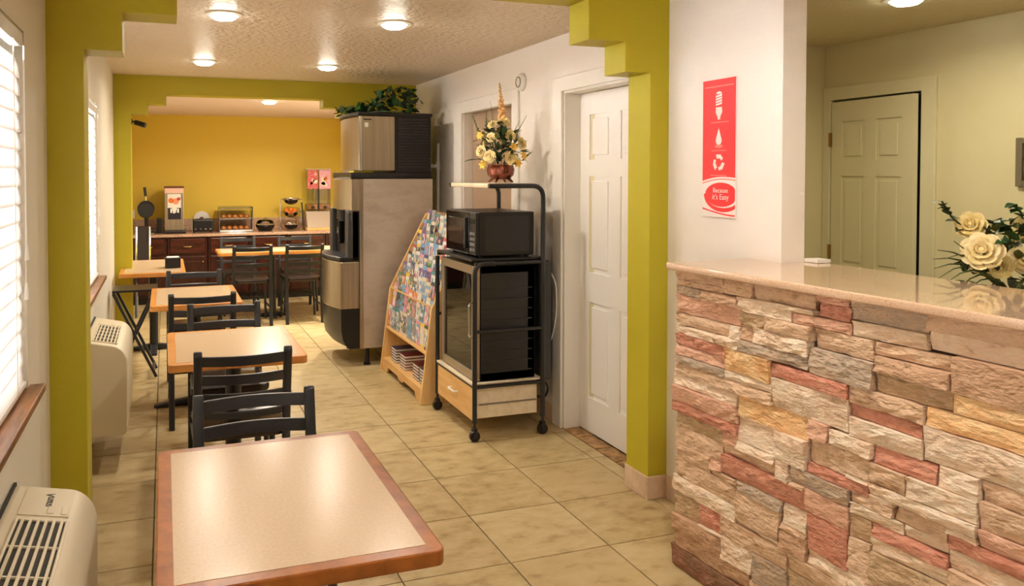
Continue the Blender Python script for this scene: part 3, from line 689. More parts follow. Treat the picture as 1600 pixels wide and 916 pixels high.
# ------------------------------------------------------------------ brochure rack
t = thing('brochure_rack', 'light oak floor rack with sloping tiers full of brochures', 'rack', (1.85, 5.53, 0))
RY0, RY1 = 5.005, 6.06
prof = [(1.63, 0), (1.712, .655), (2.02, 1.252), (2.10, 1.262), (2.20, 0)]
for a, b in ((RY0, RY0 + .022), (RY1 - .022, RY1)): build('side_panel', MB().prism(prof, 'y', a, b), OAK, t, .003)
ya, yb = RY0 + .0225, RY1 - .0225
build('back_panel', MB().prism([(2.095, 1.262), (2.108, 1.262), (2.205, .0), (2.19, .0)], 'y', ya, yb), OAK2, t)
build('front_board', MB().prism([(ya, .10), (ya, .005), (ya + .13, .005), (ya + .16, .05), (ya + .43, .05), (ya + .46, .03), (ya + .56, .03), (ya + .59, .05), (yb - .16, .05), (yb - .13, .005), (yb, .005), (yb, .10)], 'x', 1.648, 1.664), OAK2, t)
build('bottom_shelf', MB().box(1.664, 2.185, ya, yb, .085, .10), OAK2, t)
build('shelf', MB().box(1.676, 2.17, ya, yb, .335, .352), OAK2, t, .002)
build('rail', MB().box(1.712, 1.722, ya, yb, .655, .667), OAK2, t, .002)
tiers = []   # (front x, base z)
NT = 9
for k in range(NT):
    if k == 0: x, z = 1.690, .353
    elif k == 1: x, z = 1.716, .50
    else:
        f = (k - 2) / (NT - 2.0); x, z = 1.752 + f * .29, .60 + f * .545
    tiers.append((x, z))
    if k: build('tier', MB().box(x + .004, x + .042, ya, yb, z - .008, z), OAK2, t)
PAL = {'navy blue': (38, 52, 110), 'sky blue': (96, 160, 214), 'white': (232, 230, 226), 'yellow': (236, 198, 40), 'orange': (226, 120, 44), 'red': (190, 40, 44), 'green': (70, 128, 64), 'black': (34, 32, 38), 'purple': (104, 60, 130), 'pink': (222, 140, 160), 'brown': (120, 82, 52), 'grey': (136, 136, 140), 'teal': (40, 130, 140), 'cream': (226, 212, 178)}
PM = {n: mat('print_' + n.replace(' ', '_'), srgb(*c), .35, var=[srgb(*[min(255, int(q * .55 + 105)) for q in c])], vscale=70, contrast=(.42, .62)) for n, c in PAL.items()}
names = list(PAL); weights = [7, 12, 26, 4, 5, 4, 4, 6, 4, 6, 7, 12, 5, 18]
rb = random.Random(21)
NC = 10; cw = (yb - ya) / NC
ordn = ['bottom', 'second', 'third', 'fourth', 'fifth', 'sixth', 'seventh', 'eighth', 'top']
colw = ['first', 'second', 'third', 'fourth', 'fifth', 'sixth', 'seventh', 'eighth', 'ninth', 'tenth']
for k, (x, z) in enumerate(tiers):
    for c in range(NC):
        yc = yb - (c + .5) * cw; wd = .088; h = rb.uniform(.185, .215) if k else .17
        if k >= 7 and rb.random() < .12 and c: continue
        main = 'yellow' if (k == 6 and c in (0,)) else rb.choices(names, weights)[0]
        cols = [main] + [rb.choices(names, weights)[0] for _ in range(3)]
        th = .005 + rb.random() * .006; ln = .026 if k else .006
        mb = MB(); lean = ln * h / .2; sk = rb.uniform(-.004, .004)
        # front face as a grid of printed fields, 3 across and 6 up
        nu, nv = 4, 8
        base = len(mb.v)
        for j in range(nv + 1):
            for i in range(nu + 1):
                v = j / nv; mb.v.append((x + .006 + lean * v, yc - wd / 2 + wd * i / nu + sk * v, z + .001 + h * v))
        lay = rb.randrange(3)
        for j in range(nv):
            for i in range(nu):
                if j == nv - 1 or (lay == 0 and j == 0): mi = 0
                elif lay == 1 and j == nv - 2: mi = 1
                else: mi = rb.choice((0, 1, 2, 3, 2))
                mb.mi = mi; q = base + j * (nu + 1) + i; mb.face([q, q + 1, q + nu + 2, q + nu + 1])
        mb.mi = 0; o = len(mb.v)
        for j, i in ((0, 0), (0, nu), (nv, nu), (nv, 0)):
            q = mb.v[base + j * (nu + 1) + i]; mb.v.append((q[0] + th, q[1], q[2]))
        ring = [base + i for i in range(nu + 1)] + [base + j * (nu + 1) + nu for j in range(1, nv + 1)] + [base + nv * (nu + 1) + i for i in range(nu - 1, -1, -1)] + [base + j * (nu + 1) for j in range(nv - 1, 0, -1)]
        mb.face([o, o + 3, o + 2, o + 1])
        mb.face(ring[:nu + 1][::-1] + [o, o + 1]); mb.face(ring[nu:nu + nv + 1][::-1] + [o + 1, o + 2])
        mb.face(ring[nu + nv:2 * nu + nv + 1][::-1] + [o + 2, o + 3]); mb.face([ring[0]] + ring[2 * nu + nv:][::-1] + [o + 3, o])
        ob = build('brochure', mb, [PM[n] for n in cols], None, smooth=False, loc=(x, yc, z))
        tag(ob, '%s brochure, %s tier, %s column counted from the ice machine' % (main, ordn[k], colw[c]), 'brochure', 'brochures in the oak rack')
bk = 0
for q, (yy, m, nm) in enumerate(((5.86, NAVY, 'navy'), (5.62, MAROON, 'maroon'), (5.30, MAROON, 'maroon'), (5.14, NAVY, 'navy'))):
    for k in range(5):
        z = .1005 + k * .022
        mb = MB().box(1.69, 1.88, yy - .065, yy + .065, z, z + .003)
        mb.M(1).box(1.692, 1.88, yy - .063, yy + .063, z + .003, z + .018); mb.M(0).box(1.69, 1.88, yy - .065, yy + .065, z + .018, z + .021)
        ob = build('booklet', mb, [m, PAPER], None, smooth=False, loc=(1.78, yy, z))
        tag(ob, '%s booklet, %s in the %s rack-floor pile from the ice machine' % (nm, ('lowest', 'second from below', 'middle', 'second from above', 'uppermost')[k], colw[q]), 'booklet', 'booklets in the bottom of the rack')

# ------------------------------------------------------------------ microwave cart
t = thing('microwave_cart', 'black tube cart on casters with a high pale shelf and an oak drawer', 'cart', (1.92, 4.56, 0))
for nm, yy in (('near', 4.225), ('far', 4.885)):
    build('tall_tube', MB().tube(bend([(1.80, yy, 1.503), (2.155, yy, 1.503), (2.155, yy, .11)], .075, 7), .0145, 12), BLACKM, t)
    build('front_post', MB().tube([(1.712, yy, .11), (1.712, yy, 1.03)] if nm == 'far' else bend([(1.712, yy, .11), (1.712, yy, 1.045), (1.84, yy, 1.045)], .06, 6), .0145, 12), BLACKM, t)
    for zz in (.645, 1.045, .318): build('side_bar', MB().tube([(1.712, yy, zz), (2.155, yy, zz)], .010, 8), BLACKM, t)
for x, zz in ((1.712, .318), (2.155, .318), (2.155, 1.045)): build('cross_bar', MB().tube([(x, 4.225, zz), (x, 4.885, zz)], .010, 8), BLACKM, t)
build('upper_shelf', MB().box(1.80, 2.135, 4.243, 4.867, 1.490, 1.5155), SHELFW, t, .004)
build('middle_shelf', MB().box(1.70, 2.17, 4.245, 4.865, 1.056, 1.072), BLACKP, t, .004)
build('lower_shelf', MB().box(1.70, 2.16, 4.242, 4.868, .326, .338), SHELFW, t, .002)
dr = build('drawer', MB().box(1.73, 2.13, 4.25, 4.86, .125, .305), SHELFW, t, .003)
build('drawer_front', MB().box(1.708, 1.728, 4.243, 4.867, .115, .32), OAK2, dr, .003)
build('handle', MB().tube(bend([(1.708, 4.50, .225), (1.685, 4.50, .225), (1.685, 4.61, .225), (1.708, 4.61, .225)], .015, 4), .006, 8), WPLAST, dr)
build('drawer_runner', MB().box(1.75, 2.12, 4.243, 4.249, .205, .212), mat('runner_grey', srgb(130, 120, 104), .5), dr)
for x in (1.712, 2.155):
    for yy in (4.225, 4.885):
        c = build('caster', MB().tube([(x, yy - .014, .032), (x, yy + .014, .032)], .032, 16), BLACKP, t, .004)
        build('fork', MB().tube([(x, yy, .06), (x, yy, .13)], .009, 8).box(x - .012, x + .012, yy - .02, yy - .016, .025, .075).box(x - .012, x + .012, yy + .016, yy + .02, .025, .075).box(x - .012, x + .012, yy - .02, yy + .02, .072, .078), BLACKM, c)

# beverage cooler on the lower shelf
t = thing('beverage_cooler', 'black glass-door beverage cooler standing in the tube cart under the microwave', 'cooler', (1.95, 4.56, .339))
ca = MB().box(1.765, 2.12, 4.262, 4.262 + .022, .34, 1.028).box(1.765, 2.12, 4.828, 4.85, .34, 1.028).box(1.765, 2.12, 4.262, 4.85, .34, .39).box(1.765, 2.12, 4.262, 4.85, .98, 1.028).box(2.07, 2.12, 4.262, 4.85, .34, 1.028)
build('cabinet', ca, BLACKM, t, .003)
build('rear_housing', MB().prism([(4.29, .30), (4.29, 1.04), (4.82, 1.04), (4.82, .30)], 'x', 2.172, 2.255), mat('cooler_grey', srgb(58, 60, 62), .5), t, .02)
for k in range(9): build('side_rib', MB().box(1.79, 2.10, 4.2585, 4.2625, .39 + k * .062, .396 + k * .062), BLACKM, t)
dd = build('door', MB().box(1.725, 1.76, 4.262, 4.31, .345, 1.028).box(1.725, 1.76, 4.80, 4.85, .345, 1.028).box(1.725, 1.76, 4.31, 4.80, .345, .395).box(1.725, 1.76, 4.31, 4.80, .975, 1.028), mat('champagne_metal', srgb(176, 162, 140), .35, .7), t, .004)
build('pane', MB().box(1.738, 1.742, 4.31, 4.80, .395, .975), TGLASS, dd)
build('handle', MB().tube(bend([(1.725, 4.285, .60), (1.70, 4.285, .61), (1.70, 4.285, .80), (1.725, 4.285, .81)], .02, 4), .007, 8), CHROME, dd)
for z in (.52, .66, .80):
    mb = MB()
    for q in range(7): mb.tube([(1.78, 4.30 + q * .085, z), (2.06, 4.30 + q * .085, z)], .003, 5)
    mb.tube([(1.785, 4.285, z), (1.785, 4.825, z)], .004, 5); build('wire_shelf', mb, CHROME, t)
cord = build('power_cord', MB().tube(bend([(2.26, 4.35, .98), (2.285, 4.30, .90), (2.30, 4.32, .70), (2.29, 4.36, .55), (2.262, 4.40, .45)], .08, 6), .005, 6), WPLAST, t)
build('power_lead', MB().tube(bend([(2.22, 4.42, .31), (2.275, 4.37, .24), (2.285, 4.45, .14), (2.22, 4.5, .16), (2.21, 4.55, .301)], .05, 5), .006, 6), BLACKP, t)
# microwave
t = thing('microwave', 'black microwave oven on the cart above the glass-door cooler', 'microwave', (1.94, 4.55, 1.073))
build('body', MB().box(1.765, 2.125, 4.285, 4.80, 1.083, 1.345), BLACKP, t, .006)
door = build('door', MB().box(1.742, 1.764, 4.40, 4.80, 1.087, 1.342), BLACKG, t, .006)
build('door_window', MB().box(1.7395, 1.7425, 4.47, 4.75, 1.14, 1.30), mat('microwave_window', srgb(60, 50, 42), .06), door, .002)
build('handle', MB().box(1.722, 1.741, 4.415, 4.435, 1.12, 1.31), BLACKM, door, .006)
pn = build('control_panel', MB().box(1.744, 1.764, 4.287, 4.396, 1.087, 1.342), BLACKP, t, .004)
for r in range(4):
    for q in range(3): build('button', MB().box(1.7415, 1.7445, 4.305 + q * .028, 4.325 + q * .028, 1.11 + r * .032, 1.128 + r * .032), mat('button_grey', srgb(120, 120, 122), .5) if 'button_grey' not in MATS else MATS['button_grey'], pn)
build('display', MB().box(1.7415, 1.7445, 4.305, 4.38, 1.275, 1.305), BLACKG, pn)
build('side_vent', MB().box(1.80, 2.09, 4.2825, 4.2855, 1.11, 1.32), BLACKM, t, .001)
for x in (1.79, 2.09):
    for y in (4.32, 4.76): build('foot', MB().lathe([(.014, 1.0725), (.014, 1.085)], (x, y, 0), 10), BLACKP, t)

# ------------------------------------------------------------------ flower arrangements
def rose_mesh(name, R, m):
    """cupped petals in overlapping whorls round a bud"""
    mb = MB()
    for ring, (n, r0, r1, h0, h1) in enumerate(((3, .10, .26, .0, .66), (5, .18, .52, -.05, .58), (6, .28, .80, -.12, .40), (7, .34, 1.0, -.2, .16))):
        for k in range(n):
            a0 = 2 * PI * k / n + ring * .55; wv = 2 * PI / n * 1.35; N = 4; o = len(mb.v)
            for j in range(4):
                v = j / 3
                for i in range(N + 1):
                    e = (i / N - .5) * 2; ww = wv * (.55 + .45 * math.sin(PI * min(1, .25 + v * .6)))
                    a = a0 + e * ww / 2; top = 1 - .16 * e * e * v
                    rad = R * (r0 + (r1 - r0) * v ** 1.25 * top) * (1 + .04 * e); z = R * (h0 + (h1 - h0) * math.sin(PI / 2 * v) * top)
                    mb.v.append((rad * math.cos(a), rad * math.sin(a), z))
            for j in range(3):
                for i in range(N): q = o + j * (N + 1) + i; mb.face([q, q + 1, q + N + 2, q + N + 1])
    mb.ball((0, 0, R * .34), R * .2, 7, 5)
    return mesh_only(name, mb, m)
def star_mesh(name, R, m):
    mb = MB()
    for k in range(6):
        a = 2 * PI * k / 6; d = Vector((math.cos(a), math.sin(a), 0)); n = Vector((-d.y, d.x, 0)); o = len(mb.v)
        for u, wv, z in ((.08, .1, 0), (.5, .3, .22), (1, .02, .1)):
            for s in (-1, 0, 1): mb.v.append(tuple(d * R * u + n * R * wv * s + Vector((0, 0, R * (z + (.06 if s else 0))))))
        for j in range(2):
            for i in range(2): q = o + j * 3 + i; mb.face([q, q + 1, q + 4, q + 3])
    mb.ball((0, 0, R * .1), R * .16, 6, 4)
    return mesh_only(name, mb, m)
rose_c = [rose_mesh('rose', r, ROSE) for r in (.036, .046)]
lily_y = star_mesh('lily', .034, ROSEY)
leaves = [leaf_mesh('leaf', .085, .036, m) for m in (LEAF, LEAF2, LEAF3)]
def aim(d):
    return Vector((0, 0, 1)).rotation_difference(Vector(d).normalized()).to_euler()
rf = random.Random(13)
px, py, pz = 2.02, 4.55, 1.516
t = thing('flower_arrangement', 'cream rose arrangement with a tall spike in a copper bowl on the cart shelf', 'flowers', (px, py, pz))
pot = build('copper_bowl', MB().lathe([(.0, .022), (.055, .024), (.082, .05), (.088, .085), (.080, .112), (.084, .118), (.078, .118), (.07, .10), (0, .10)], (px, py, pz), 28), COPPER, t)
for k in range(4):
    a = PI / 4 + k * PI / 2; build('bowl_foot', MB().tube([(px + .05 * math.cos(a), py + .05 * math.sin(a), pz + .03), (px + .075 * math.cos(a), py + .075 * math.sin(a), pz + .012), (px + .083 * math.cos(a), py + .083 * math.sin(a), pz + .006)], [.009, .007, .005], 8), COPPER, pot)
for s in (-1, 1):
    build('ring_handle', MB().tube([(px + .012 * math.cos(q * .7), py + s * .09 + .012 * math.sin(q * .7) * 0, pz + .08 + .02 * math.sin(q * .7)) for q in range(10)], .003, 6), COPPER, pot)
def put(me, nm, dx, dy, dz, d, sc=1): return share(nm, me, t, (dx, dy, dz), aim(d), (sc,) * 3)
# roses: offsets along the picture plane (u to the right of the view, v depth), height
UX, UY = math.cos(.33), -math.sin(.33)
VX, VY = math.sin(.33), math.cos(.33)
def uv(u, v): return (u * UX + v * VX, u * UY + v * VY)
for u, v, h, k, sc in ((-.125, -.05, .20, 1, .9), (-.075, -.09, .165, 1, .95), (.055, -.10, .155, 1, 1), (.055, -.06, .30, 1, .85), (.125, -.03, .245, 1, 1.), (-.065, -.07, .285, 0, .95), (.02, -.02, .385, 1, .9), (-.05, .0, .37, 0, 1), (.0, .10, .30, 1, .9), (-.09, .09, .25, 1, .9), (.10, .09, .30, 0, 1)):
    x, y = uv(u, v); put(rose_c[k], 'rose', x, y, h, (x * 1.2 - VX * .09, y * 1.2 - VY * .09, max(.03, (h - .18)) * .55), sc)
for u, v, h in ((-.115, -.08, .115), (.095, -.10, .125), (.072, -.08, .225), (.135, -.05, .175), (-.13, -.02, .30)):
    x, y = uv(u, v); put(lily_y, 'lily', x, y, h, (x - VX * .1, y - VY * .1, .03))
for k in range(120):
    a = rf.uniform(0, 2 * PI); r = abs(rf.gauss(.07, .045)); r = min(r, .15); h = .125 + rf.random() * (.27 - r * .8)
    x, y = r * math.cos(a), r * math.sin(a)
    share('leaf', leaves[rf.choice((0, 1, 1, 2, 2))], t, (x, y, h), (rf.uniform(-.2, 1.2), rf.uniform(-.5, .5), a - PI / 2 + rf.gauss(0, .6)), (rf.uniform(.55, 1.1),) * 3)
def spike(u, v, h0, h1, lean, m, n, rad):
    x, y = uv(u, v); x2, y2 = uv(u + lean, v)
    st = build('flower_spike', MB().tube([(px + x * .3, py + y * .3, pz + .1), (px + x, py + y, pz + h0), (px + x2, py + y2, pz + h1)], .003, 5), LEAF2, t)
    mb = MB()
    for k in range(n):
        f = k / n; a = k * 2.4; rr = rad * (1 - .72 * f) * rf.uniform(.8, 1.1)
        cx, cy, cz = px + x + (x2 - x) * f + rr * .7 * math.cos(a), py + y + (y2 - y) * f + rr * .7 * math.sin(a), pz + h0 + (h1 - h0) * f
        mb.ball((cx, cy, cz), rr * .75, 6, 4, (1, 1, .8))
    build('blossom', mb, m, st)['kind'] = 'stuff'
spike(.012, .0, .40, .635, -.02, PEACH, 34, .024)
spike(-.13, .0, .30, .43, -.05, LEAF2, 14, .012)
spike(-.09, .03, .33, .46, .0, LEAF2, 14, .012)
def blade(pts, r, m=LEAF3):
    n = len(pts); build('grass_blade', MB().tube(pts, [r * (1 - .85 * i / (n - 1)) for i in range(n)], 5), m, t)
for (u, v, h, u2, h2) in ((-.04, -.02, .2, -.065, .52), (-.03, .0, .2, -.05, .45), (.06, .0, .2, .165, .43), (.05, .02, .2, .12, .40), (-.06, -.04, .3, -.165, .20), (.1, -.04, .2, .165, .13)):
    x, y = uv(u * .4, v); x2, y2 = uv(u2, v); xm, ym = uv(u * .5 + u2 * .5, v)
    blade([(px + x, py + y, pz + .12), (px + (x + xm) / 2, py + (y + ym) / 2, pz + h), (px + xm, py + ym, pz + (h + h2) / 2 + .02), (px + x2, py + y2, pz + h2)], .005)
mb = MB()   # twisted pale stem
pts = [(px + uv(-.10 + .012 * math.sin(q * .9), -.02)[0], py + uv(-.10, -.02)[1], pz + .13 + q * .024) for q in range(9)]
build('curled_ribbon', MB().tube(pts, .006, 6), ROSE, t)

# second arrangement, in the office behind the counter
ox, oy, oz = 2.85, 1.95, .78
desk = thing('office_desk', 'low wooden desk behind the stone counter', 'desk', (2.85, 1.6, 0))
build('desk_top', MB().box(2.56, 3.10, .6, 2.3, .75, .78), OAK2, desk, .004)
for y in (.65, 2.25): build('side_panel', MB().box(2.60, 3.06, y - .02, y + .02, 0, .75), OAK, desk, .003)
build('modesty_panel', MB().box(2.60, 2.62, .67, 2.23, .2, .75), OAK2, desk)
t = thing('flower_vase', 'vase of cream flowers and dark sprays on the desk beyond the granite slab', 'flowers', (ox, oy, oz))
px, py, pz = ox, oy, oz
build('vase', MB().lathe([(.045, 0), (.07, .05), (.08, .13), (.065, .22), (.05, .27), (.058, .30), (.05, .30), (.042, .26), (0, .25)], (px, py, pz), 24), GLASS if False else mat('dark_vase', srgb(34, 40, 34), .2), t)
VX, VY = .828, .56
big = rose_mesh('rose', .062, ROSE); med = rose_mesh('rose', .045, mat('pale_gold_petal', srgb(214, 188, 110), .6, var=[srgb(236, 216, 150)], vscale=30))
for u, v, h, m, sc in ((-.10, -.13, .53, big, 1.1), (-.145, -.04, .615, med, 1.15), (-.04, -.10, .475, med, 1.0), (.03, -.02, .62, med, .6), (.05, -.1, .50, big, .9), (.02, .1, .55, med, 1)):
    x, y = uv(u, v); put(m, 'rose', x, y, h, (-VX * .3 + x * .3, -VY * .3 + y * .3, .13), sc)
for k in range(130):
    u = rf.gauss(.02, .085); v = rf.gauss(-.01, .06); h = .30 + rf.random() * .33 * (1 - abs(u) * 1.6)
    x, y = uv(u, v); a = math.atan2(y, x)
    share('leaf', leaves[rf.choice((0, 2, 2, 1))], t, (x, y, h), (rf.uniform(-.2, 1.2), rf.uniform(-.6, .6), a - PI / 2 + rf.gauss(0, .8)), (rf.uniform(.55, 1.0),) * 3)
def spray(pts, n, m, sz):
    P = [Vector((px + uv(u, v)[0], py + uv(u, v)[1], pz + h)) for u, v, h in pts]
    st = build('spray_stem', MB().tube(P, .0035, 5), m, t)
    me = leaf_mesh('leaf', sz, sz * .75, m, .2)
    for k in range(n):
        f = .25 + .75 * k / (n - 1) * (len(P) - 1) / (len(P) - 1); s = f * (len(P) - 1); i = min(int(s), len(P) - 2); p = P[i].lerp(P[i + 1], s - i)
        c = bpy.data.objects.new('leaf', me); COL.objects.link(c); c.parent = st; c.location = p - wl(t); c.rotation_euler = (rf.uniform(-.3, .6), rf.uniform(-.5, .5), (1 if k % 2 else -1) * 1.2 + rf.gauss(0, .3) + .3)
spray([(-.03, 0, .38), (-.13, -.02, .57), (-.215, -.03, .645), (-.25, -.03, .70)], 16, LEAF3, .042)
spray([(.03, 0, .45), (.05, -.02, .58), (.03, -.03, .66), (.01, -.03, .69)], 16, LEAF, .044)
spray([(.0, -.02, .45), (-.06, -.03, .58), (-.14, -.02, .645)], 10, LEAF3, .042)
spray([(.02, -.02, .45), (-.01, -.03, .58), (-.04, -.03, .635)], 10, LEAF, .044)
spray([(.05, -.02, .5), (.10, -.03, .64), (.12, -.03, .68)], 14, LEAF, .044)
for (u2, h2, c) in ((-.255, .52, .05), (-.265, .45, .07), (-.27, .485, .06), (-.25, .41, .09), (-.22, .40, .08), (-.18, .375, .08), (-.23, .48, .08), (-.13, .40, .05), (-.20, .56, .02), (-.08, .37, .06), (.15, .4, .08)):
    P = []
    for q in range(6):
        f = q / 5; u = u2 * f; h = .36 + (h2 - .36) * f + c * math.sin(PI * f * .9); x, y = uv(u, -.06 - .06 * f); P.append((px + x, py + y, pz + h))
    blade(P, .0075, LEAF2 if c > .07 else LEAF3)
# framed picture on the office wall
t = thing('framed_picture', 'small picture in a grey frame on the office wall', 'picture', (4.19, 2.68, 1.635))
fr = MB().box(4.175, 4.198, 2.50, 2.53, 1.51, 1.762).box(4.175, 4.198, 2.815, 2.848, 1.51, 1.762).box(4.175, 4.198, 2.53, 2.815, 1.51, 1.54).box(4.175, 4.198, 2.53, 2.815, 1.732, 1.762)
build('frame', fr, FRAMEM, t, .003)
build('print', MB().box(4.186, 4.197, 2.53, 2.815, 1.54, 1.732), mat('dark_print', srgb(60, 50, 34), .4, var=[srgb(120, 104, 70)], vscale=14), t)

# ------------------------------------------------------------------ red sign on the white wall
t = thing('wall_sign', 'tall red and white sign with bulb, drop and recycling symbols on the white wall', 'sign', (2.303, 2.83, 1.69))
SX = 2.3030
build('board', MB().box(SX - .006, SX, 2.722, 2.935, 1.385, 1.99), SIGNW, t, .001, 1)
SF = SX - .0062
def sgn(name, pts, m, k=0, parent=None):
    """flat print: pts in (y,z), readable from the room (y runs to the left)"""
    return build(name, MB().prism(pts, 'x', SF - .0004 - k * .0003, SF - k * .0003), m, parent or t, smooth=False)
Yc = 2.8285
top = [(2.935, 1.99), (2.722, 1.99)]
curve = [(2.722 + .213 * q / 12, 1.549 + .026 * math.sin(PI * (.12 + .62 * (q / 12))) - .024 * (q / 12)) for q in range(13)]
sgn('red_field', [(2.935, 1.99)] + curve[::-1] + [(2.722, 1.99)], RED)
cv2 = [(y, z - .008) for y, z in curve]; cv3 = [(y, z - .013) for y, z in curve]
sgn('red_line', cv2 + cv3[::-1], SIGNP)
def ell(cy, cz, ry, rz, a0=0, a1=360, n=30): return [(cy + ry * math.cos(math.radians(a0 + (a1 - a0) * q / n)), cz + rz * math.sin(math.radians(a0 + (a1 - a0) * q / n))) for q in range(n + 1)]
def clip(pts): return [(min(2.934, max(2.7225, y)), z) for y, z in pts]
oval = sgn('oval', clip(ell(2.812, 1.485, .104, .053)), RED, 0)
ar = ell(2.806, 1.482, .112, .075, 185 + 5, 0 - 85, 1)
arc_o = clip([(2.800 + .125 * math.cos(math.radians(a)), 1.487 + .078 * math.sin(math.radians(a))) for a in range(0, -141, -8)])
arc_i = clip([(2.800 + .115 * math.cos(math.radians(a)), 1.487 + .060 * math.sin(math.radians(a))) for a in range(0, -141, -8)])
sgn('swoosh', arc_o + arc_i[::-1], RED)
bc = [(2.934 - .211 * q / 10, 1.425 - .026 * math.sin(PI / 2 * q / 10)) for q in range(11)]
sgn('red_line', bc + [(y, z - .006) for y, z in bc[::-1]], RED)
RM = Matrix(((0, 0, -1, 0), (-1, 0, 0, 0), (0, 1, 0, 0), (0, 0, 0, 1)))   # text facing -x
def stext(s, size, y, z, m, k=1): return text('lettering', s, size, Matrix.Translation((SF - .0008 - k * .0003, y, z)) @ RM, m, t, .0002)
stext('Because', .030, 2.815, 1.503, SIGNW); stext("it's Easy", .034, 2.815, 1.474, SIGNW)
def bars(y0_, y1_, z, h=.004): sgn('caption_line', [(y0_, z), (y1_, z), (y1_, z + h), (y0_, z + h)], SIGNP, 1)
bars(2.735, 2.922, 1.957, .005); bars(2.765, 2.88, 1.800); bars(2.78, 2.875, 1.676, .004); bars(2.778, 2.88, 1.567, .004)
# compact bulb
for q in range(4): sgn('bulb_coil', [(Yc - .020, 1.925 - q * .012), (Yc + .020, 1.919 - q * .012), (Yc + .022, 1.911 - q * .012), (Yc - .018, 1.916 - q * .012)], SIGNW, 1)
sgn('bulb_cap', ell(Yc, 1.926, .018, .011, 0, 180, 10), SIGNW, 1)
sgn('bulb_base', [(Yc - .019, 1.868), (Yc - .021, 1.845), (Yc - .009, 1.826), (Yc - .008, 1.814), (Yc + .008, 1.814), (Yc + .009, 1.826), (Yc + .021, 1.845), (Yc + .019, 1.868)], SIGNW, 1)
# water drop over a ripple
dp = [(Yc, 1.776)] + [(Yc + .019 * math.cos(math.radians(a)), 1.722 + .02 * math.sin(math.radians(a))) for a in range(20, -201, -14)]
sgn('drop', dp, SIGNW, 1); sgn('ripple', ell(Yc, 1.697, .026, .0075), SIGNP, 1)
# recycling arrows: three bent arms
for q in range(3):
    a = math.radians(90 + q * 120); ca, sa = math.cos(a), math.sin(a)
    def R2(p): return (Yc + p[0] * ca - p[1] * sa, 1.625 + p[0] * sa + p[1] * ca)
    sgn('recycling_arrow', [R2(p) for p in ((.036, -.017), (.036, .012), (.020, .028), (.008, .020), (.018, .008), (.018, -.012))], SIGNW, 1)

# smoke alarm on the right wall, security camera
t = thing('smoke_alarm', 'round white alarm high on the white wall beyond the door', 'smoke alarm', (2.318, 4.86, 2.2))
mb = MB(); mb.lathe([(.062, 0), (.062, .014), (.05, .03), (.02, .034), (0, .034)], (0, 0, 0), 24)
mb.v = [(2.319 - z, 4.86 + y, 2.2 + x) for x, y, z in mb.v]; build('housing', mb, WPLAST, t)
mb = MB(); mb.lathe([(.038, .030), (.038, .036), (.032, .036), (.032, .030)], (0, 0, 0), 20); mb.v = [(2.319 - z, 4.86 + y, 2.2 + x) for x, y, z in mb.v]; build('vent_ring', mb, FRAMEM, t)
t = thing('security_camera', 'small black security camera on the green column of the second arch', 'camera', (-.27, 7.42, 2.04))
build('bracket', MB().tube([(-.268, 7.40, 2.035), (-.235, 7.40, 2.035), (-.225, 7.40, 2.025)], .008, 8).box(-.2695, -.263, 7.375, 7.425, 2.01, 2.06), BLACKP, t)
build('camera_body', MB().tube([(-.24, 7.41, 2.028), (-.155, 7.38, 2.0)], .024, 12), BLACKP, t)

# ------------------------------------------------------------------ breakfast nook cabinets and what stands on them
CT = .842; CF = 9.88
units = ((-.40, .02), (.03, .49), (.50, .98), (.99, 1.46), (1.47, 1.94), (1.95, 2.315))
lab = ('in the corner below the waffle iron', 'below the juice machine', 'below the toaster', 'below the pastry case', 'below the fruit stand', 'at the cereal dispenser end')
for (a, b), l in zip(units, lab):
    t = thing('base_cabinet', 'dark cherry cabinet with drawer and brass pull, ' + l, 'cabinet', ((a + b) / 2, 10.2, 0), 'cherry buffet cabinets')
    build('carcass', MB().box(a, b, CF, 10.495, .09, CT - .035), CHERRYV, t)
    build('kick_board', MB().box(a, b, CF + .06, 10.4, 0, .09), BLACKP, t)
    d = build('drawer', MB().box(a + .03, b - .03, CF - .018, CF, .60, CT - .055), CHERRY, t, .006)
    m = (a + b) / 2
    build('pull', MB().tube(bend([(m - .05, CF - .018, .70), (m - .04, CF - .045, .69), (m + .04, CF - .045, .69), (m + .05, CF - .018, .70)], .02, 4), .006, 6), BRASS, d)
    dr = build('door', MB().box(a + .03, b - .03, CF - .018, CF, .12, .57), CHERRYV, t, .006)
    build('panel', MB().box(a + .09, b - .09, CF - .024, CF - .016, .18, .51), CHERRYV, dr, .006)
    build('knob', MB().ball((b - .055, CF - .028, .50), .012, 8, 6), BRASS, dr)
wt = build('buffet_top', MB().box(-.40, 2.315, CF - .035, 10.497, CT - .034, CT), GRANITE2, None, .004, loc=(.95, 10.2, CT))
tag(wt, 'speckled granite top lying across the cherry buffet cabinets', 'worktop')
bs = build('back_splash', MB().box(-.40, 2.315, 10.475, 10.498, CT, CT + .15), GRANITE2, None, .003, loc=(.95, 10.49, CT))
tag(bs, 'speckled granite upstand along the mustard wall above the buffet top', 'backsplash')
z0 = CT + .0005
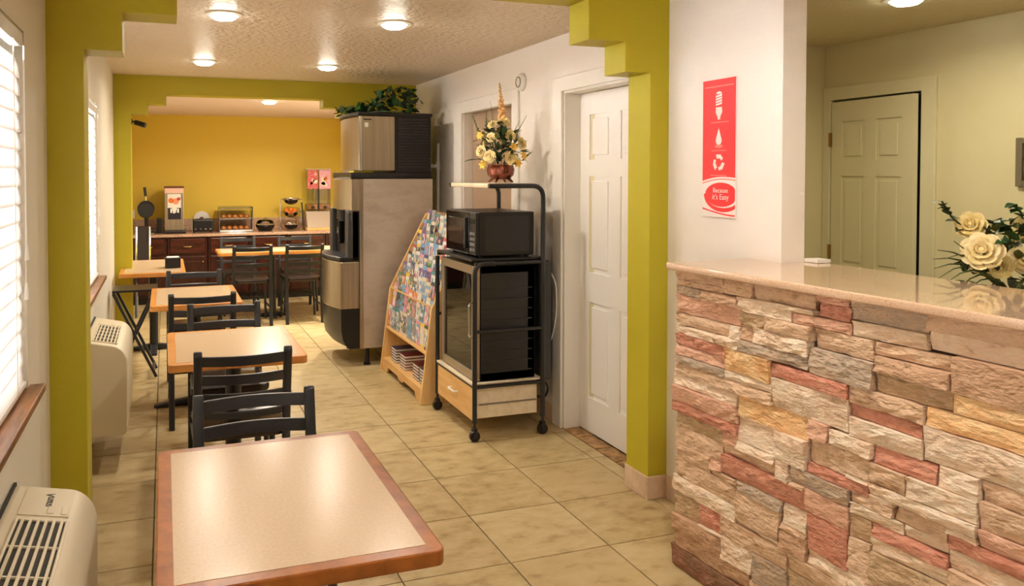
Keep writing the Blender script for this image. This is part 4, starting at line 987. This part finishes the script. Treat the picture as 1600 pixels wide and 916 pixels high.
# waffle iron: flipped up round plates on a stand
t = thing('waffle_iron', 'black round flip waffle iron with an upright handle in the nook corner', 'waffle iron', (-.215, 10.12, z0))
build('base', MB().box(-.30, -.10, 10.03, 10.24, z0, z0 + .05), BLACKP, t, .01)
build('stand', MB().box(-.235, -.19, 10.15, 10.22, z0 + .05, z0 + .29), BLACKP, t, .008)
def disc(name, c, r, th, m, par, n=24):
    mb = MB().lathe([(0, -th / 2), (r * .92, -th / 2), (r, -th * .3), (r, th * .3), (r * .92, th / 2), (0, th / 2)], (0, 0, 0), n); mb.v = [(c[0] + x, c[1] + z, c[2] + y) for x, y, z in mb.v]; return build(name, mb, m, par)
disc('upper_plate', (-.213, 10.08, z0 + .305), .098, .055, BLACKM, t)
disc('lower_plate', (-.213, 10.02, z0 + .285), .092, .05, BLACKM, t)
build('handle', MB().tube([(-.213, 10.08, z0 + .40), (-.215, 10.08, z0 + .46)], .008, 8), CHROME, t)
build('grip', MB().tube([(-.216, 10.08, z0 + .455), (-.228, 10.08, z0 + .565)], .017, 10), BLACKP, t)
build('drip_tray', MB().box(-.28, -.12, 9.95, 10.03, z0, z0 + .015), STEEL, t, .003)
t = thing('batter_dispenser', 'small black batter dispenser next to the waffle iron', 'dispenser', (-.06, 10.15, z0))
build('body', MB().box(-.09, -.03, 10.08, 10.22, z0, z0 + .17), BLACKP, t, .008); build('lid', MB().box(-.094, -.026, 10.075, 10.225, z0 + .17, z0 + .185), BLACKM, t, .004)
# juice machine
t = thing('juice_machine', 'tall stainless juice machine with an orange fruit picture on its front', 'drink machine', (.11, 10.2, z0))
build('case', MB().box(-.0, .225, 10.06, 10.36, z0 + .03, z0 + .555), STEEL, t, .008)
build('base', MB().box(-.02, .245, 9.98, 10.36, z0, z0 + .03), BLACKP, t, .006)
build('top_cap', MB().box(-.004, .229, 10.055, 10.36, z0 + .556, z0 + .572), mat('brown_cap', srgb(110, 50, 34), .5), t, .004)
build('header_strip', MB().box(.004, .221, 10.056, 10.061, z0 + .49, z0 + .55), mat('pale_pink_print', srgb(240, 196, 180), .4), t)
pic = build('picture_panel', MB().box(.035, .19, 10.054, 10.061, z0 + .31, z0 + .48), PAPER, t)
disc('fruit_print', (.075, 10.0535, z0 + .40), .032, .002, ORANGE, pic, 16); disc('fruit_print', (.13, 10.0535, z0 + .39), .038, .002, mat('peach_print', srgb(238, 150, 110), .5), pic, 16); disc('fruit_print', (.165, 10.0535, z0 + .42), .022, .002, MATS['print_red'], pic, 14)
build('dispense_bay', MB().box(.04, .19, 10.05, 10.06, z0 + .17, z0 + .31), mat('bay_dark', srgb(38, 30, 44), .4), t)
for x in (.075, .155): build('spout', MB().tube([(x, 10.045, z0 + .30), (x, 10.035, z0 + .25)], .012, 8), WPLAST, t)
build('spout_panel', MB().prism([(.085, z0 + .31), (.145, z0 + .31), (.13, z0 + .25), (.10, z0 + .24)], 'y', 10.046, 10.05), PAPER, t)
# toaster
t = thing('toaster', 'black wide toaster with chrome end lever beside the juice machine', 'toaster', (.44, 10.12, z0))
build('body', MB().box(.325, .575, 10.03, 10.22, z0 + .012, z0 + .165), BLACKP, t, .02)
for x in (.35, .55):
    for y in (10.05, 10.2): build('foot', MB().lathe([(.012, z0), (.012, z0 + .014)], (x, y, 0), 8), BLACKP, t)
for x in (.37, .47): 
    for y in (10.08, 10.16): build('slot', MB().box(x, x + .075, y, y + .022, z0 + .1645, z0 + .1665), DARK, t)  # flat strips, the shade inside the slots put into their colour
for x in (.36, .42, .48, .535): build('dial', MB().tube([(x, 10.03, z0 + .045), (x, 10.02, z0 + .045)], .011, 10), CHROME, t)
build('side_plate', MB().box(.317, .324, 10.04, 10.2, z0 + .012, z0 + .15), CHROME, t, .002)
# bagel on a plate behind the toaster -> round white clock-like plate
t = thing('round_plate', 'pale round plate leaning upright behind the toaster', 'plate', (.45, 10.42, z0))
disc('rim', (.45, 10.455, z0 + .145), .10, .012, PAPER, t)
disc('centre', (.45, 10.4475, z0 + .145), .03, .004, MATS['brown_cap'], t, 14)
# pastry case
t = thing('pastry_case', 'clear two shelf pastry case between the toaster and the black bowl', 'display case', (.86, 10.2, z0))
px0, px1, py0, py1 = .64, 1.05, 10.02, 10.36; Hc = .31
for z in (z0 + .012, z0 + .155): build('shelf', MB().box(px0 + .006, px1 - .006, py0 + .006, py1 - .006, z, z + .008), PAPER, t)
build('base', MB().box(px0, px1, py0, py1, z0, z0 + .011), CHROME, t, .002)
for x in (px0, px1 - .005): build('pane', MB().box(x, x + .005, py0, py1, z0 + .012, z0 + Hc), CGLASS, t)
build('pane', MB().box(px0 + .006, px1 - .006, py1 - .005, py1, z0 + .012, z0 + Hc), CGLASS, t)
build('pane', MB().box(px0, px1, py0, py1, z0 + Hc + .0005, z0 + Hc + .006), CGLASS, t)
for z in (z0 + .16, z0 + .30): build('front_trim', MB().box(px0, px1, py0 - .004, py0 + .002, z - .006, z + .004), CHROME, t)
for x in (px0, px1 - .008): build('corner_post', MB().box(x, x + .008, py0 - .004, py0 + .004, z0, z0 + Hc), CHROME, t)
words_ = ('first', 'second', 'third', 'fourth', 'fifth')
for r, z in ((0, z0 + .0205), (1, z0 + .1635)):
    for k in range(5):
        o = build('pastry', MB().ball((0, 0, 0), .036, 10, 6, (1, 1.2, .7)), PASTRY, None, loc=(0, 0, 0)); o.location = (.70 + k * .072, 10.14 + .02 * (k % 2), z + .0255)
        tag(o, 'golden pastry on the %s shelf of the clear case, %s from the toaster' % (('lower', 'upper')[r], words_[k]), 'pastry', 'pastries in the clear case')
# black bowl with a lid
t = thing('lidded_bowl', 'low black bowl with a clear domed lid beside the pastry case', 'bowl', (1.215, 10.12, z0))
build('bowl', MB().lathe([(.085, 0), (.115, .05), (.122, .085), (.115, .085), (.10, .05), (0, .03)], (1.215, 10.12, z0), 24), BLACKG, t)
build('rim_band', MB().lathe([(.123, .078), (.127, .088), (.118, .092), (.114, .086)], (1.215, 10.12, z0), 24), CHROME, t)
build('dome', MB().lathe([(.114, .093), (.095, .13), (.05, .155), (.012, .162), (.012, .175), (0, .176)], (1.215, 10.12, z0), 24), CGLASS, t)
# tiered bowl stand
cx, cy = 1.545, 10.14
t = thing('tiered_bowl_stand', 'three tier wire bowl stand with black bowls and oranges', 'bowl stand', (cx, cy, z0))
for sx in (-1, 1):
    build('upright', MB().tube([(cx + sx * .135, cy, z0), (cx + sx * .135, cy, z0 + .40)], .005, 6), CHROME, t)
    build('base_bar', MB().tube([(cx + sx * .135, cy - .11, z0 + .005), (cx + sx * .135, cy + .11, z0 + .005)], .005, 6), CHROME, t)
for h in (.075, .235, .395): build('ring_bar', MB().tube([(cx + .135 * math.cos(q * PI / 10), cy + .10 * math.sin(q * PI / 10), z0 + h) for q in range(21)], .004, 6), CHROME, t)
def bowl(par, h, r, m, nm='bowl'): return build(nm, MB().lathe([(.03, h - .075), (r * .7, h - .055), (r, h), (r - .006, h), (r * .66, h - .048), (0, h - .066)], (cx, cy, z0), 20), m, par)
bowl(t, .085, .105, BLACKG); bowl(t, .405, .105, BLACKG); bowl(t, .24, .10, CGLASS)
for nm, h in (('bowl_rim', .09), ('bowl_rim', .41)): build(nm, MB().lathe([(.107, h - .012), (.111, h), (.103, h + .002), (.101, h - .006)], (cx, cy, z0), 20), CHROME, t)
k = 0
for x, y, h in ((-.036, -.02, .222), (.036, -.02, .222), (0, .038, .222), (0, -.005, .264), (-.052, .034, .252), (.052, .034, .252)):
    k += 1
    o = build('orange', MB().ball((0, 0, 0), .029, 12, 8), ORANGE, None); o.location = (cx + x, cy + y, z0 + h)
    tag(o, 'orange heaped in the middle bowl of the wire stand', 'fruit', 'oranges in the middle bowl')
# cereal dispenser
t = thing('cereal_dispenser', 'double cereal dispenser with red fruit posters and clear hoppers beside the ice machine', 'dispenser', (1.90, 10.2, z0))
build('base', MB().prism([(9.98, z0), (10.36, z0), (10.36, z0 + .24), (10.12, z0 + .24)], 'x', 1.735, 2.07), mat('pale_metal', srgb(188, 172, 154), .4, .3), t, .006)
build('foot_board', MB().box(1.72, 2.085, 9.95, 10.36, z0 - .0003, z0 + .035), OAK2, t, .003)
text('script', 'Cereals', .05, Matrix.Translation((1.90, 10.029, z0 + .09)) @ Matrix.Rotation(math.radians(60), 4, 'X'), BRASS, t) if False else None
for q, (a, b, m1, m2) in enumerate(((1.755, 1.895, MATS['print_red'], MATS['print_pink']), (1.91, 2.06, MATS['print_pink'], MATS['print_orange']))):
    h = build('hopper', MB().box(a, b, 10.12, 10.34, z0 + .26, z0 + .78), CGLASS, t, .006)
    build('cereal', MB().box(a + .006, b - .006, 10.126, 10.334, z0 + .265, z0 + .33), PASTRY, h)
    p = build('poster', MB().box(a, b, 10.108, 10.117, z0 + .53, z0 + .775), m1, t)
    rr = random.Random(q + 2)
    for k in range(6): disc('berry_print', (a + .03 + rr.random() * (b - a - .06), 10.1065, z0 + .57 + rr.random() * .16), .02 + rr.random() * .012, .002, rr.choice((m2, ORANGE, MATS['print_red'], MATS['print_cream'])), p, 12)
    build('paddle_knob', MB().tube([((a + b) / 2, 10.12, z0 + .29), ((a + b) / 2, 10.08, z0 + .29)], .02, 12), BLACKP, t)
build('centre_post', MB().box(1.895, 1.91, 10.10, 10.13, z0 + .24, z0 + .53), BLACKP, t)
build('top_cover', MB().box(1.745, 2.07, 10.10, 10.35, z0 + .78, z0 + .79), mat('clear_grey', srgb(200, 190, 170), .3), t, .003)
for x in (1.66,): 
    t = thing('scoop', 'thin black serving tongs leaning by the cereal dispenser', 'tongs', (1.70, 10.05, z0))
    build('arm', MB().tube([(1.69, 10.06, z0 + .001), (1.67, 10.09, z0 + .36)], .005, 6), BLACKP, t); build('arm', MB().tube([(1.705, 10.06, z0 + .001), (1.68, 10.09, z0 + .36)], .005, 6), BLACKP, t)
# chrome framed black chair in the nook corner
t = thing('folding_high_chair', 'black chair with a curved chrome side frame in the nook corner', 'chair', (-.24, 9.2, 0))
for s in (-.30, -.16):
    build('side_frame', MB().tube(bend([(s, 9.40, .01), (s, 9.22, .55), (s, 9.30, .80), (s, 9.38, .97)], .15, 6), .012, 8), CHROME, t)
    build('front_leg', MB().tube([(s, 9.02, .01), (s, 9.25, .52)], .012, 8), BLACKM, t)
build('backrest', MB().prism([(9.31, .60), (9.40, .98), (9.43, .98), (9.34, .60)], 'x', -.30, -.16), VINYL, t, .01)
build('seat', MB().box(-.31, -.15, 9.0, 9.30, .50, .54), VINYL, t, .012)
# wall outlet
t = thing('wall_outlet', 'small white outlet plate low on the mustard wall in the nook corner', 'outlet', (-.38, 10.497, 1.02))
build('plate', MB().box(-.405, -.355, 10.488, 10.4995, .99 + .02, 1.09 + .02), WPLAST, t, .003)

# loose layout helper: nothing left unparented
